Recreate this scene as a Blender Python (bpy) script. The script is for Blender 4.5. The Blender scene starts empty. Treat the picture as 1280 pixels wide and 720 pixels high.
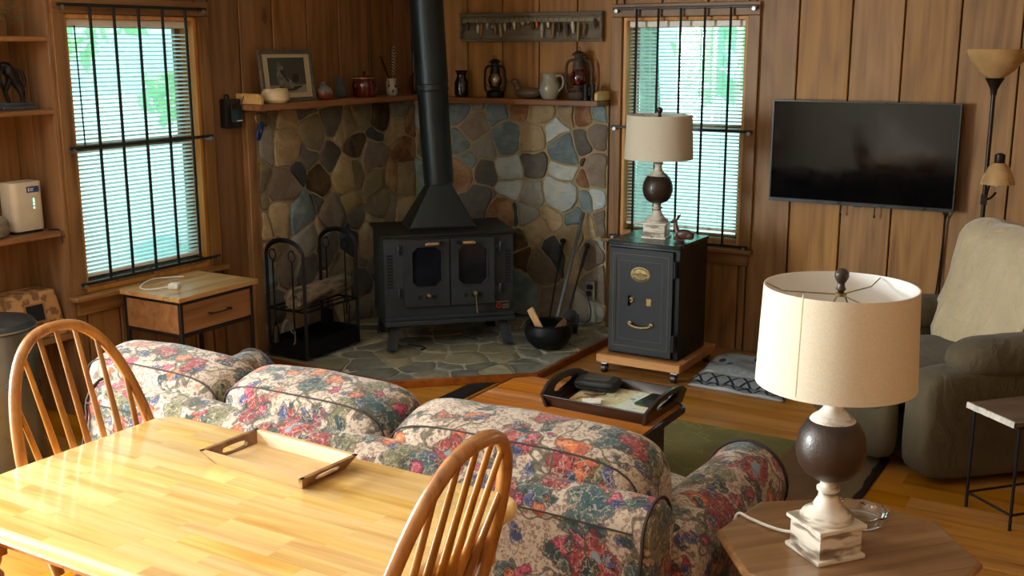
import bpy, bmesh, math, random
from mathutils import Vector, Matrix, noise as mnoise

random.seed(7)
PI = math.pi
sc = bpy.context.scene
COL = sc.collection

# ------------------------------------------------------------------ camera
cam_d = bpy.data.cameras.new('camera')
cam = bpy.data.objects.new('camera', cam_d)
COL.objects.link(cam)
YAW, PITCH, ROLL = math.radians(30.924), math.radians(12.347), math.radians(-0.098)
_f = Vector((-math.sin(YAW) * math.cos(PITCH), math.cos(YAW) * math.cos(PITCH), -math.sin(PITCH)))
_r = Vector((math.cos(YAW), math.sin(YAW), 0))
_u = _r.cross(_f)
_r, _u = math.cos(ROLL) * _r + math.sin(ROLL) * _u, -math.sin(ROLL) * _r + math.cos(ROLL) * _u
cam.matrix_world = Matrix(((_r.x, _u.x, -_f.x, 4.399), (_r.y, _u.y, -_f.y, -6.062), (_r.z, _u.z, -_f.z, 1.75), (0, 0, 0, 1)))
cam_d.sensor_width = 36
cam_d.lens = 1377.5 / 1280 * 36
cam_d.clip_start = 0.05
cam_d.clip_end = 200
sc.camera = cam

# ------------------------------------------------------------------ world, sun, daylight, exposure
w = bpy.data.worlds.new('world')
sc.world = w
w.use_nodes = True
_bg = w.node_tree.nodes['Background']
_bg.inputs['Color'].default_value = (0.26, 0.62, 0.66, 1)
_bg.inputs['Strength'].default_value = 3.4
sun_d = bpy.data.lights.new('sun', 'SUN')
sun_d.energy = 7.0
sun_d.angle = math.radians(3)
sun_d.color = (1.0, 0.95, 0.85)
sun = bpy.data.objects.new('sun', sun_d)
COL.objects.link(sun)
sun.rotation_euler = Vector((0.55, -0.55, -0.40)).to_track_quat('-Z', 'Y').to_euler()


def area(name, loc, rot, sx, sy, power, col):
    d = bpy.data.lights.new(name, 'AREA')
    d.shape = 'RECTANGLE'
    d.size, d.size_y = sx, sy
    d.energy = power
    d.color = col
    o = bpy.data.objects.new(name, d)
    COL.objects.link(o)
    o.location = loc
    o.rotation_euler = rot
    return o


# daylight at the glass door in the left wall beside the dining area
area('daylight_glass_door', (-0.30, -5.35, 1.45), (0, math.radians(-90), 0), 1.3, 1.7, 370, (0.97, 1.0, 0.98))

sc.view_settings.view_transform = 'Standard'
sc.view_settings.look = 'None'
sc.view_settings.exposure = 0.28
sc.view_settings.gamma = 1.0
sc.view_settings.use_curve_mapping = False
sc.cycles.max_bounces = 10
sc.cycles.diffuse_bounces = 7
sc.cycles.transparent_max_bounces = 16
sc.cycles.sample_clamp_indirect = 6
sc.cycles.use_denoising = True


# ------------------------------------------------------------------ mesh builder
class MB:
    def __init__(s):
        s.v = []
        s.f = []

    def add(s, vs, fs, M=None):
        o = len(s.v)
        s.v += [tuple(M @ Vector(p)) if M is not None else tuple(p) for p in vs]
        s.f += [tuple(i + o for i in q) for q in fs]
        return s

    def box(s, x0, x1, y0, y1, z0, z1, M=None):
        vs = [(x0, y0, z0), (x1, y0, z0), (x1, y1, z0), (x0, y1, z0), (x0, y0, z1), (x1, y0, z1), (x1, y1, z1), (x0, y1, z1)]
        return s.add(vs, [(0, 3, 2, 1), (4, 5, 6, 7), (0, 1, 5, 4), (1, 2, 6, 5), (2, 3, 7, 6), (3, 0, 4, 7)], M)

    def bar(s, p0, p1, wx, wz, up=(0, 0, 1)):
        p0, p1 = Vector(p0), Vector(p1)
        d = (p1 - p0)
        L = d.length
        d.normalize()
        up = Vector(up)
        if abs(d.dot(up)) > .98:
            up = Vector((1, 0, 0))
        a = d.cross(up).normalized()
        b = a.cross(d)
        M = Matrix(((d.x, a.x, b.x, p0.x), (d.y, a.y, b.y, p0.y), (d.z, a.z, b.z, p0.z), (0, 0, 0, 1)))
        return s.box(0, L, -wx / 2, wx / 2, -wz / 2, wz / 2, M)

    def lathe(s, prof, n=24, o=(0, 0, 0), M=None):
        vs, fs = [], []
        for r, z in prof:
            for k in range(n):
                a = 2 * PI * k / n
                vs.append((o[0] + r * math.cos(a), o[1] + r * math.sin(a), o[2] + z))
        for i in range(len(prof) - 1):
            for k in range(n):
                k2 = (k + 1) % n
                fs.append((i * n + k, i * n + k2, (i + 1) * n + k2, (i + 1) * n + k))
        if prof[0][0] > 1e-6:
            fs.append(tuple(range(n - 1, -1, -1)))
        if prof[-1][0] > 1e-6:
            fs.append(tuple(range((len(prof) - 1) * n, len(prof) * n)))
        return s.add(vs, fs, M)

    def shell(s, prof, n=32, o=(0, 0, 0)):
        # open lathe surface following a closed profile (first point = last point)
        vs, fs = [], []
        m = len(prof)
        for r, z in prof:
            for k in range(n):
                a = 2 * PI * k / n
                vs.append((o[0] + r * math.cos(a), o[1] + r * math.sin(a), o[2] + z))
        for i in range(m):
            j = (i + 1) % m
            for k in range(n):
                k2 = (k + 1) % n
                fs.append((i * n + k, i * n + k2, j * n + k2, j * n + k))
        return s.add(vs, fs)

    def cyl(s, p0, p1, r0, r1=None, n=12):
        r1 = r0 if r1 is None else r1
        return s.tube([p0, p1], [r0, r1], n)

    def tube(s, pts, r, n=8, closed=False, flat=1.0, ref=None):
        pts = [Vector(p) for p in pts]
        m = len(pts)
        rs = list(r) if isinstance(r, (list, tuple)) else [r] * m
        vs, fs = [], []
        t0 = (pts[1] - pts[0]).normalized()
        a = Vector(ref) if ref else Vector((0, 0, 1))
        if abs(t0.dot(a)) > .95:
            a = Vector((1, 0, 0))
        a = (a - t0 * a.dot(t0)).normalized()
        for i, p in enumerate(pts):
            if closed:
                t = pts[(i + 1) % m] - pts[i - 1]
            else:
                t = pts[min(i + 1, m - 1)] - pts[max(i - 1, 0)]
            t = t.normalized()
            a = (a - t * a.dot(t))
            a = a.normalized() if a.length > 1e-6 else Vector((1, 0, 0))
            b = t.cross(a)
            for k in range(n):
                an = 2 * PI * k / n
                vs.append(p + rs[i] * (math.cos(an) * a * flat + math.sin(an) * b))
        for i in range(m if closed else m - 1):
            j = (i + 1) % m
            for k in range(n):
                k2 = (k + 1) % n
                fs.append((i * n + k, i * n + k2, j * n + k2, j * n + k))
        if not closed:
            fs.append(tuple(range(n - 1, -1, -1)))
            fs.append(tuple(range((m - 1) * n, m * n)))
        return s.add(vs, fs)

    def soft(s, c, h, e=4.0, n=8, M=None, puff=0.0, amp=0.0, fr=6.0):
        # rounded cushion: cube grid pushed to a superellipsoid
        vs, fs, idx = [], [], {}
        c = Vector(c)

        def key(p):
            k = tuple(round(q * 1000) for q in p)
            if k not in idx:
                x, y, z = [math.copysign(abs(math.sin(q * PI / 2)), q) if abs(q) < 1 else q for q in p]
                d = (abs(x) ** e + abs(y) ** e + abs(z) ** e) ** (1 / e)
                q = Vector((x / d * h[0], y / d * h[1], z / d * h[2]))
                if amp:
                    q += amp * mnoise.noise((q + c) * fr) * q.normalized()
                idx[k] = len(vs)
                vs.append(tuple(q + c))
            return idx[k]
        g = [-1 + 2 * i / n for i in range(n + 1)]
        for ax in range(3):
            for sg in (-1, 1):
                for i in range(n):
                    for j in range(n):
                        q = []
                        for (u, v) in ((i, j), (i + 1, j), (i + 1, j + 1), (i, j + 1)):
                            p = [0, 0, 0]
                            p[ax] = sg
                            p[(ax + 1) % 3] = g[u]
                            p[(ax + 2) % 3] = g[v]
                            q.append(key(p))
                        fs.append(tuple(q if sg > 0 else q[::-1]))
        return s.add(vs, fs, M)

    def prism(s, poly, z0, z1, M=None):
        n = len(poly)
        vs = [(x, y, z0) for x, y in poly] + [(x, y, z1) for x, y in poly]
        fs = [tuple(range(n - 1, -1, -1)), tuple(range(n, 2 * n))]
        fs += [(i, (i + 1) % n, n + (i + 1) % n, n + i) for i in range(n)]
        return s.add(vs, fs, M)

    def build(s, name, mat, parent=None, bevel=0.0, seg=1, smooth=True, ang=38, sub=0):
        me = bpy.data.meshes.new(name)
        me.from_pydata(s.v, [], s.f)
        if bevel or sub:
            bm = bmesh.new()
            bm.from_mesh(me)
            if bevel:
                bmesh.ops.remove_doubles(bm, verts=bm.verts, dist=1e-5)
                es = [e for e in bm.edges if len(e.link_faces) == 2 and e.calc_face_angle(0) > 0.5]
                bmesh.ops.bevel(bm, geom=es, offset=bevel, segments=seg, profile=0.6, affect='EDGES', clamp_overlap=True)
            bm.to_mesh(me)
            bm.free()
        if smooth:
            me.shade_smooth()
            me.set_sharp_from_angle(angle=math.radians(ang))
        if mat is not None:
            me.materials.append(mat)
        o = bpy.data.objects.new(name, me)
        COL.objects.link(o)
        if parent is not None:
            o.parent = parent
        return o


def tag(o, label, cat, group=None):
    o['label'] = label
    o['category'] = cat
    if group:
        o['group'] = group
    return o


def thing(name, label, cat, loc=(0, 0, 0), rz=0.0, group=None):
    o = bpy.data.objects.new(name, None)
    o.empty_display_size = 0.1
    COL.objects.link(o)
    o.location = loc
    o.rotation_euler = (0, 0, rz)
    return tag(o, label, cat, group)


def struct(o):
    o['kind'] = 'structure'
    return o


def copy_thing(src, loc, rz, label=None):
    r = src.copy()
    COL.objects.link(r)
    r.location = loc
    r.rotation_euler = (0, 0, rz)
    if label:
        r['label'] = label
    for ch in list(src.children):
        c = ch.copy()
        COL.objects.link(c)
        c.parent = r
        for g in list(ch.children):
            d = g.copy()
            COL.objects.link(d)
            d.parent = c
    return r


def arc(cx, cy, r, a0, a1, n):
    return [(cx + r * math.cos(a0 + (a1 - a0) * i / n), cy + r * math.sin(a0 + (a1 - a0) * i / n)) for i in range(n + 1)]


def rrect(x0, x1, y0, y1, r, n=5):
    return (arc(x1 - r, y1 - r, r, 0, PI / 2, n) + arc(x0 + r, y1 - r, r, PI / 2, PI, n)
            + arc(x0 + r, y0 + r, r, PI, 1.5 * PI, n) + arc(x1 - r, y0 + r, r, 1.5 * PI, 2 * PI, n))


def clip_half(poly, nx, ny, c):
    # keep the side where nx*x + ny*y <= c
    out = []
    for i in range(len(poly)):
        a, b = poly[i], poly[(i + 1) % len(poly)]
        da, db = nx * a[0] + ny * a[1] - c, nx * b[0] + ny * b[1] - c
        if da <= 0:
            out.append(a)
        if da * db < 0:
            t = da / (da - db)
            out.append((a[0] + (b[0] - a[0]) * t, a[1] + (b[1] - a[1]) * t))
    return out


def clip_rect(poly, x0, x1, y0, y1):
    for n in ((1, 0, x1), (-1, 0, -x0), (0, 1, y1), (0, -1, -y0)):
        poly = clip_half(poly, *n)
        if len(poly) < 3:
            return []
    return poly


def smooth_path(pts, k=4):
    # Catmull-Rom through the points
    P = [Vector(p) for p in pts]
    out = []
    for i in range(len(P) - 1):
        p0, p1, p2, p3 = P[max(i - 1, 0)], P[i], P[i + 1], P[min(i + 2, len(P) - 1)]
        for j in range(k):
            t = j / k
            out.append(0.5 * ((2 * p1) + (p2 - p0) * t + (2 * p0 - 5 * p1 + 4 * p2 - p3) * t * t + (3 * p1 - p0 - 3 * p2 + p3) * t ** 3))
    out.append(P[-1])
    return out


# ------------------------------------------------------------------ materials
def C(r, g, b):
    f = lambda v: (v / 255 / 12.92) if v / 255 <= 0.04045 else ((v / 255 + 0.055) / 1.055) ** 2.4
    return (f(r), f(g), f(b), 1)


class NM:
    """small wrapper that writes node materials"""
    def __init__(s, name):
        s.m = bpy.data.materials.new(name)
        s.m.use_nodes = True
        s.nt = s.m.node_tree
        s.b = s.nt.nodes['Principled BSDF']
        s.out = s.nt.nodes['Material Output']

    def n(s, typ, ins=None, **props):
        d = s.nt.nodes.new(typ)
        for k, v in props.items():
            setattr(d, k, v)
        for k, v in (ins or {}).items():
            s.set(d.inputs[k], v)
        return d

    def set(s, sock, v):
        if isinstance(v, bpy.types.NodeSocket):
            s.nt.links.new(v, sock)
        else:
            sock.default_value = v

    def coord(s, kind='Object'):
        return s.n('ShaderNodeTexCoord').outputs[kind]

    def math(s, op, a, b=0.0, c=0.0, clamp=False):
        d = s.n('ShaderNodeMath', operation=op, use_clamp=clamp)
        s.set(d.inputs[0], a)
        s.set(d.inputs[1], b)
        s.set(d.inputs[2], c)
        return d.outputs[0]

    def vmath(s, op, a, b=(0, 0, 0), scale=None):
        d = s.n('ShaderNodeVectorMath', operation=op)
        s.set(d.inputs[0], a)
        s.set(d.inputs[1], b)
        if scale is not None:
            s.set(d.inputs['Scale'], scale)
        return d.outputs[0]

    def noise(s, vec, scale, detail=3.0, rough=0.5, dist=0.0):
        d = s.n('ShaderNodeTexNoise', {'Vector': vec, 'Scale': scale, 'Detail': detail, 'Roughness': rough, 'Distortion': dist})
        return d.outputs[0], d.outputs[1]

    def voro(s, vec, scale, feature='F1', rnd=1.0):
        d = s.n('ShaderNodeTexVoronoi', {'Vector': vec, 'Scale': scale, 'Randomness': rnd}, feature=feature)
        return d.outputs[0], (d.outputs[1] if feature == 'F1' else None)

    def step(s, v, lo, hi):
        d = s.n('ShaderNodeMapRange', {'Value': v, 'From Min': lo, 'From Max': hi, 'To Min': 0.0, 'To Max': 1.0}, interpolation_type='SMOOTHSTEP')
        return d.outputs[0]

    def remap(s, v, a, b, lo, hi):
        d = s.n('ShaderNodeMapRange', {'Value': v, 'From Min': a, 'From Max': b, 'To Min': lo, 'To Max': hi})
        return d.outputs[0]

    def mix(s, fac, a, b, mode='MIX'):
        d = s.n('ShaderNodeMix', data_type='RGBA', blend_type=mode)
        s.set(d.inputs[0], fac)
        s.set(d.inputs[6], a)
        s.set(d.inputs[7], b)
        return d.outputs[2]

    def ramp(s, fac, stops):
        d = s.n('ShaderNodeValToRGB', {'Fac': fac})
        el = d.color_ramp.elements
        while len(el) < len(stops):
            el.new(0.5)
        for e, (p, c) in zip(el, stops):
            e.position = p
            e.color = c
        return d.outputs[0]

    def bump(s, h, strength=0.3, dist=0.01):
        d = s.n('ShaderNodeBump', {'Height': h, 'Strength': strength, 'Distance': dist})
        s.set(s.b.inputs['Normal'], d.outputs[0])

    def fin(s, color=None, rough=None, metal=0.0, spec=0.5, coat=0.0, coatr=0.1, sheen=0.0):
        if color is not None:
            s.set(s.b.inputs['Base Color'], color)
        if rough is not None:
            s.set(s.b.inputs['Roughness'], rough)
        s.b.inputs['Metallic'].default_value = metal
        s.b.inputs['Specular IOR Level'].default_value = spec
        s.b.inputs['Coat Weight'].default_value = coat
        s.b.inputs['Coat Roughness'].default_value = coatr
        s.b.inputs['Sheen Weight'].default_value = sheen
        return s.m


def plain(name, col, rough=0.5, metal=0.0, var=0.10, vs=14.0, bump=0.0, bs=80.0, spec=0.5, coat=0.0, sheen=0.0):
    k = NM(name)
    co = k.coord()
    f, _ = k.noise(co, vs, 4)
    dark = tuple(c * (1 - var * 1.6) for c in col[:3]) + (1,)
    lite = tuple(min(1, c * (1 + var * 1.2)) for c in col[:3]) + (1,)
    cc = k.mix(k.remap(f, 0.3, 0.7, 0, 1), dark, lite)
    if bump:
        h, _ = k.noise(co, bs, 3)
        k.bump(h, bump, 0.004)
    r = k.remap(f, 0.2, 0.8, max(0, rough - .06), min(1, rough + .06))
    return k.fin(cc, r, metal, spec, coat, 0.08, sheen)


def wood(name, dark, mid, lite, axis=2, across=26.0, along=1.3, rough=0.5, knots=0.0, objvar=0.25, coat=0.0, bump=0.12, spec=0.4, knot_sc=3.4, coatr=0.12):
    k = NM(name)
    info = k.n('ShaderNodeObjectInfo').outputs['Random']
    off = k.vmath('SCALE', (17.0, 31.0, 23.0), scale=info)
    co = k.vmath('ADD', k.coord(), off)
    sc_ = [across] * 3
    sc_[axis] = along
    st = k.vmath('MULTIPLY', co, tuple(sc_))
    big = [3.5] * 3
    big[axis] = 0.55
    lo, _ = k.noise(k.vmath('MULTIPLY', co, tuple(big)), 1.0, 2)
    # cathedral grain: bands of a slowly drifting field
    g1, _ = k.noise(st, 1.0, 4, 0.6, 0.4)
    band = k.math('FRACT', k.math('ADD', k.math('MULTIPLY', lo, 9.0), k.math('MULTIPLY', g1, 0.55)))
    band = k.math('PINGPONG', band, 0.5)
    fac = k.math('ADD', k.math('MULTIPLY', g1, 0.75), k.math('MULTIPLY', band, 0.28))
    col = k.ramp(fac, [(0.20, dark), (0.44, mid), (0.72, lite)])
    if knots:
        ks = [knot_sc] * 3
        ks[axis] = knot_sc * 0.42
        kd, _ = k.voro(k.vmath('MULTIPLY', co, tuple(ks)), 1.0)
        wob, _ = k.noise(co, 30, 2)
        kd = k.math('ADD', kd, k.math('MULTIPLY', k.math('SUBTRACT', wob, 0.5), 0.06))
        halo = k.step(kd, 0.26, 0.05)
        core = k.step(kd, 0.085, 0.05)
        col = k.mix(k.math('MULTIPLY', halo, 0.45 * knots), col, dark)
        col = k.mix(k.math('MULTIPLY', core, 0.8 * knots), col, tuple(c * 0.42 for c in dark[:3]) + (1,))
    tone = k.remap(info, 0, 1, 1 - objvar, 1 + objvar * 0.7)
    hsv = k.n('ShaderNodeHueSaturation', {'Color': col, 'Value': tone, 'Saturation': k.remap(k.math('FRACT', k.math('MULTIPLY', info, 7.3)), 0, 1, 0.92, 1.06), 'Hue': 0.5})
    if bump:
        k.bump(g1, bump, 0.003)
    r = k.remap(g1, 0.2, 0.8, max(0, rough - .05), min(1, rough + .08))
    return k.fin(hsv.outputs[0], r, 0.0, spec, coat, coatr)


def glass(name, tint=(1, 1, 1, 1), refl=0.08, rough=0.02):
    k = NM(name)
    t = k.n('ShaderNodeBsdfTransparent', {'Color': tint})
    g = k.n('ShaderNodeBsdfGlossy', {'Color': (1, 1, 1, 1), 'Roughness': rough})
    fr = k.n('ShaderNodeFresnel', {'IOR': 1.45})
    mx = k.n('ShaderNodeMixShader', {0: k.math('ADD', fr.outputs[0], refl - 0.04, clamp=True), 1: t.outputs[0], 2: g.outputs[0]})
    k.set(k.out.inputs['Surface'], mx.outputs[0])
    return k.m

# ---- palette
m_plank_r = wood('pine_plank_right', C(106, 70, 32), C(152, 107, 54), C(176, 132, 76), 2, 22, 0.9, 0.48, knots=1.0, objvar=0.18)
m_plank_l = wood('pine_plank_left', C(96, 66, 38), C(138, 99, 60), C(160, 119, 78), 2, 22, 0.9, 0.5, knots=0.8, objvar=0.22)
m_trim = wood('stained_trim', C(92, 62, 30), C(136, 96, 50), C(158, 116, 68), 2, 30, 1.4, 0.42, knots=0.4, objvar=0.12)
m_trim_h = wood('stained_trim_across', C(92, 62, 30), C(136, 96, 50), C(158, 116, 68), 0, 30, 1.4, 0.42, objvar=0.12)
m_trim_hy = wood('stained_trim_along_y', C(92, 62, 30), C(136, 96, 50), C(158, 116, 68), 1, 30, 1.4, 0.42, objvar=0.12)
m_floor = wood('orange_floor_board', C(130, 82, 22), C(176, 118, 38), C(194, 138, 56), 0, 24, 1.1, 0.30, knots=0.25, objvar=0.14, coat=0.35, bump=0.05)
m_jamb = wood('raw_pine_jamb', C(176, 112, 50), C(208, 148, 76), C(224, 172, 104), 2, 26, 1.4, .5)
m_dark = plain('dark_backing', C(28, 20, 14), 0.9)
m_ceil = plain('white_ceiling_paint', C(222, 222, 218), 0.9, 0, 0.03)
m_cream_wall = plain('cream_wall_paint', C(176, 170, 158), 0.85, 0, 0.04)
m_iron = plain('black_iron', C(26, 28, 30), 0.5, 0.6, 0.15, 30, 0.15, 160)
m_blackmetal = plain('dark_bar_metal', C(34, 36, 38), 0.42, 0.5, 0.1)
m_white = plain('white_paint', C(232, 230, 222), 0.4, 0, 0.03)
m_steel = plain('brushed_steel', C(150, 150, 148), 0.32, 0.9, 0.08)
m_brass = plain('aged_brass', C(142, 122, 76), 0.48, 0.45, 0.25, 60)
m_glass = glass('window_glass')
m_blackpl = plain('black_plastic', C(20, 20, 22), 0.38, 0, 0.08)
m_mortar = plain('sandy_mortar', C(164, 148, 116), 0.95, 0, 0.14, 18, 0.6, 120)
m_mortar_h = plain('pale_hearth_mortar', C(178, 173, 154), 0.9, 0, 0.14, 18, 0.6, 120)


def slat_mat():
    k = NM('white_blind_slat')
    k.fin(C(236, 238, 232), 0.45, 0, 0.4)
    t = k.n('ShaderNodeBsdfTranslucent', {'Color': (0.9, 0.97, 0.97, 1)})
    mx = k.n('ShaderNodeMixShader', {0: 0.7, 1: k.b.outputs[0], 2: t.outputs[0]})
    k.set(k.out.inputs['Surface'], mx.outputs[0])
    return k.m


m_slat = slat_mat()

# ------------------------------------------------------------------ room shell
X1, Y0, ZC = 5.7, -7.7, 2.5      # right-hand side wall, rear wall, ceiling
WL = dict(y0=-2.69, y1=-1.89, z0=0.65, z1=1.90)    # left window opening
WR = dict(x0=1.54, x1=2.30, z0=0.66, z1=1.915)     # right window opening

fl = struct(MB().box(-0.45, X1 + .1, Y0 - .1, 0.15, -0.10, -0.021).build('floor', m_dark))
random.seed(3)
row, yy = 0, Y0
while yy < -0.001:
    y2 = min(yy + 0.127, 0)
    xx = -0.44 if yy < -2.7 else 0.0
    first = True
    while xx < X1:
        L = random.uniform(0.7, 2.6) if first else random.uniform(1.4, 2.8)
        x2 = min(xx + L, X1)
        if X1 - x2 < 0.3:
            x2 = X1
        MB().box(xx + .0006, x2 - .0006, yy + .0006, y2 - .0006, -0.02, 0.0).build('floor_board', m_floor, fl, smooth=False)
        xx, first = x2, False
    yy = y2
struct(MB().box(-0.45, X1 + .1, Y0 - .1, 0.15, ZC, ZC + .1).build('ceiling', m_ceil))

# right-hand wall of the picture (y = 0): dark backing with the window opening, planks in front
wr = struct(MB().box(-0.12, WR['x0'], 0.02, 0.12, 0, ZC).box(WR['x1'], X1 + .1, 0.02, 0.12, 0, ZC)
            .box(WR['x0'], WR['x1'], 0.02, 0.12, 0, WR['z0']).box(WR['x0'], WR['x1'], 0.02, 0.12, WR['z1'], ZC).build('wall_right', m_dark))
seams = [0.0, 0.17, 0.44, 0.70, 0.965, 1.23, 1.49, 1.78, 2.06, 2.345, 2.583, 2.866, 3.134, 3.409, 3.697, 3.98, 4.26, 4.54, 4.82, 5.1, 5.4, X1]


def plank(n, wall, mat, u0, u1, z0, z1, along_x):
    g = 0.0035 if along_x else 0.005
    b = MB()
    if along_x:
        b.box(u0 + g, u1 - g, 0.0, 0.021, z0, z1)
    else:
        b.box(-0.021, 0.0, u0 + g, u1 - g, z0, z1)
    return b.build(n, mat, wall, bevel=0.004)


for a, b_ in zip(seams[:-1], seams[1:]):
    segs = []
    if b_ <= WR['x0'] or a >= WR['x1']:
        segs = [(a, b_, 0, ZC)]
    else:
        if a < WR['x0']:
            segs.append((a, WR['x0'], 0, ZC))
            a = WR['x0']
        if b_ > WR['x1']:
            segs.append((WR['x1'], b_, 0, ZC))
            b_ = WR['x1']
        segs += [(a, b_, 0, WR['z0']), (a, b_, WR['z1'], ZC)]
    for u0, u1, z0, z1 in segs:
        if u1 - u0 > 0.012:
            plank('wall_plank', wr, m_plank_r, u0, u1, z0, z1, True)

# left-hand wall (x = 0): window, then an alcove with shelves, then a glass door
NY0, NY1, NX = -3.95, -2.775, -0.30     # alcove
GD = (-6.4, -4.3, 2.15)                 # glass door y0, y1, height
wl = struct(MB().box(-0.12, -0.02, WL['y1'], 0.0, 0, ZC).box(-0.12, -0.02, NY1 + .021, WL['y0'], 0, ZC)
            .box(-0.12, -0.02, WL['y0'], WL['y1'], 0, WL['z0']).box(-0.12, -0.02, WL['y0'], WL['y1'], WL['z1'], ZC)
            .box(NX - .1, NX, NY0, NY1 + .1, 0, ZC).box(NX, -0.12, NY1 + .021, NY1 + .1, 0, ZC).box(NX, -0.12, NY0 - .1, NY0, 0, ZC)
            .box(-0.12, -0.02, GD[1], NY0, 0, ZC).box(-0.12, -0.02, Y0, GD[0], 0, ZC).box(-0.12, -0.02, GD[0], GD[1], GD[2], ZC).build('wall_left', m_dark))
seams = [0.0, -0.2, -0.46, -0.75, -1.03, -1.32, -1.58, -1.80, -2.02, -2.28, -2.5, -2.69, NY1]
for b_, a in zip(seams[:-1], seams[1:]):
    segs = []
    if a >= WL['y1'] or b_ <= WL['y0']:
        segs = [(a, b_, 0, ZC)]
    else:
        if b_ > WL['y1']:
            segs.append((WL['y1'], b_, 0, ZC))
            b_ = WL['y1']
        segs += [(a, b_, 0, WL['z0']), (a, b_, WL['z1'], ZC)]
    for u0, u1, z0, z1 in segs:
        if u1 - u0 > 0.012:
            plank('wall_plank', wl, m_plank_l, u0, u1, z0, z1, False)
for a, b_ in ((NY0 - .1, NY0 - .05), (-6.9, GD[0]), (Y0, -6.9), (GD[1], NY0 - .1)):
    plank('wall_plank', wl, m_plank_l, min(a, b_), max(a, b_), 0, ZC, False)
for a, b_ in ((NX, NX / 2 - .02), (NX / 2 - .02, 0.0)):           # alcove side boards
    MB().box(a + .002, b_ - .002, NY1, NY1 + .02, 0, ZC).build('wall_plank', m_plank_l, wl, bevel=0.003)
for i in range(4):
    a = NY0 + i * (NY1 - NY0) / 4
    MB().box(NX, NX + .015, a + .003, a + (NY1 - NY0) / 4 - .003, 0, ZC).build('wall_plank', m_plank_l, wl, bevel=0.003)
# glass door out of the picture that lets the day in
dr = struct(MB().box(-0.11, -0.03, GD[0], GD[0] + .07, 0, GD[2]).box(-0.11, -0.03, GD[1] - .07, GD[1], 0, GD[2])
            .box(-0.11, -0.03, (GD[0] + GD[1]) / 2 - .04, (GD[0] + GD[1]) / 2 + .04, 0, GD[2]).box(-0.11, -0.03, GD[0] + .07, GD[1] - .07, GD[2] - .07, GD[2])
            .box(-0.11, -0.03, GD[0] + .07, GD[1] - .07, 0, .06).build('door_1', m_white))
# rear and side walls of the room, behind the camera
struct(MB().box(X1, X1 + .1, Y0, 0.02, 0, ZC).build('wall_side', m_plank_r))
rb = struct(MB().box(-0.12, 1.4, Y0 - .1, Y0, 0, ZC).box(3.0, X1, Y0 - .1, Y0, 0, ZC).box(1.4, 3.0, Y0 - .1, Y0, 0, ZC).build('wall_rear', m_cream_wall))


# ------------------------------------------------------------------ the two barred windows
def window(name, P, u0, u1, z0, z1, mh, flip):
    """P(u, d, z): u along the wall, d into the room"""
    def bx(u0, u1, d0, d1, z0, z1):
        a, b = P(u0, d0, z0), P(u1, d1, z1)
        return MB().box(min(a[0], b[0]), max(a[0], b[0]), min(a[1], b[1]), max(a[1], b[1]), z0, z1)
    root = struct(bpy.data.objects.new(name, None))
    COL.objects.link(root)
    cw = 0.072
    bx(u0 - cw, u0 - .004, -.001, .022, z0 - .05, z1 + .004).build('side_casing', m_trim, root, bevel=.003)
    bx(u1 + .004, u1 + cw, -.001, .022, z0 - .05, z1 + .004).build('side_casing', m_trim, root, bevel=.003)
    bx(u0 - cw, u1 + cw, -.001, .024, z1 + .004, z1 + .078).build('head_casing', mh, root, bevel=.003)
    bx(u0 - .10, u1 + .085, 0, .065, z0 - .075, z0 - .052).build('sill', mh, root, bevel=.004)
    bx(u0 - .06, u1 + .06, 0, .02, z0 - .15, z0 - .077).build('apron', mh, root, bevel=.003)
    t = .018
    bx(u0, u0 + t, -.12, .002, z0 - .05, z1).build('jamb', m_jamb, root)
    bx(u1 - t, u1, -.12, .002, z0 - .05, z1).build('jamb', m_jamb, root)
    bx(u0 + t, u1 - t, -.12, .002, z1 - t, z1).build('jamb', m_jamb, root)
    bx(u0 + t, u1 - t, -.12, .002, z0 - .05, z0 - .03).build('jamb', m_jamb, root)
    zm = (z0 + z1) / 2
    for (a, b, dd) in ((z0 - .03, zm + .02, -.085), (zm - .02, z1 - t, -.112)):
        s = MB()
        for q in ((u0 + t, u0 + t + .035, a, b), (u1 - t - .035, u1 - t, a, b), (u0 + t + .035, u1 - t - .035, a, a + .04), (u0 + t + .035, u1 - t - .035, b - .04, b)):
            c0, c1 = P(q[0], dd - .012, q[2]), P(q[1], dd + .012, q[3])
            s.box(min(c0[0], c1[0]), max(c0[0], c1[0]), min(c0[1], c1[1]), max(c0[1], c1[1]), q[2], q[3])
        sash = s.build('sash', m_trim, root)
        bx(u0 + t + .03, u1 - t - .03, dd - .003, dd + .003, a + .03, b - .03).build('pane', m_glass, sash, smooth=False)
    return root


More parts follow.
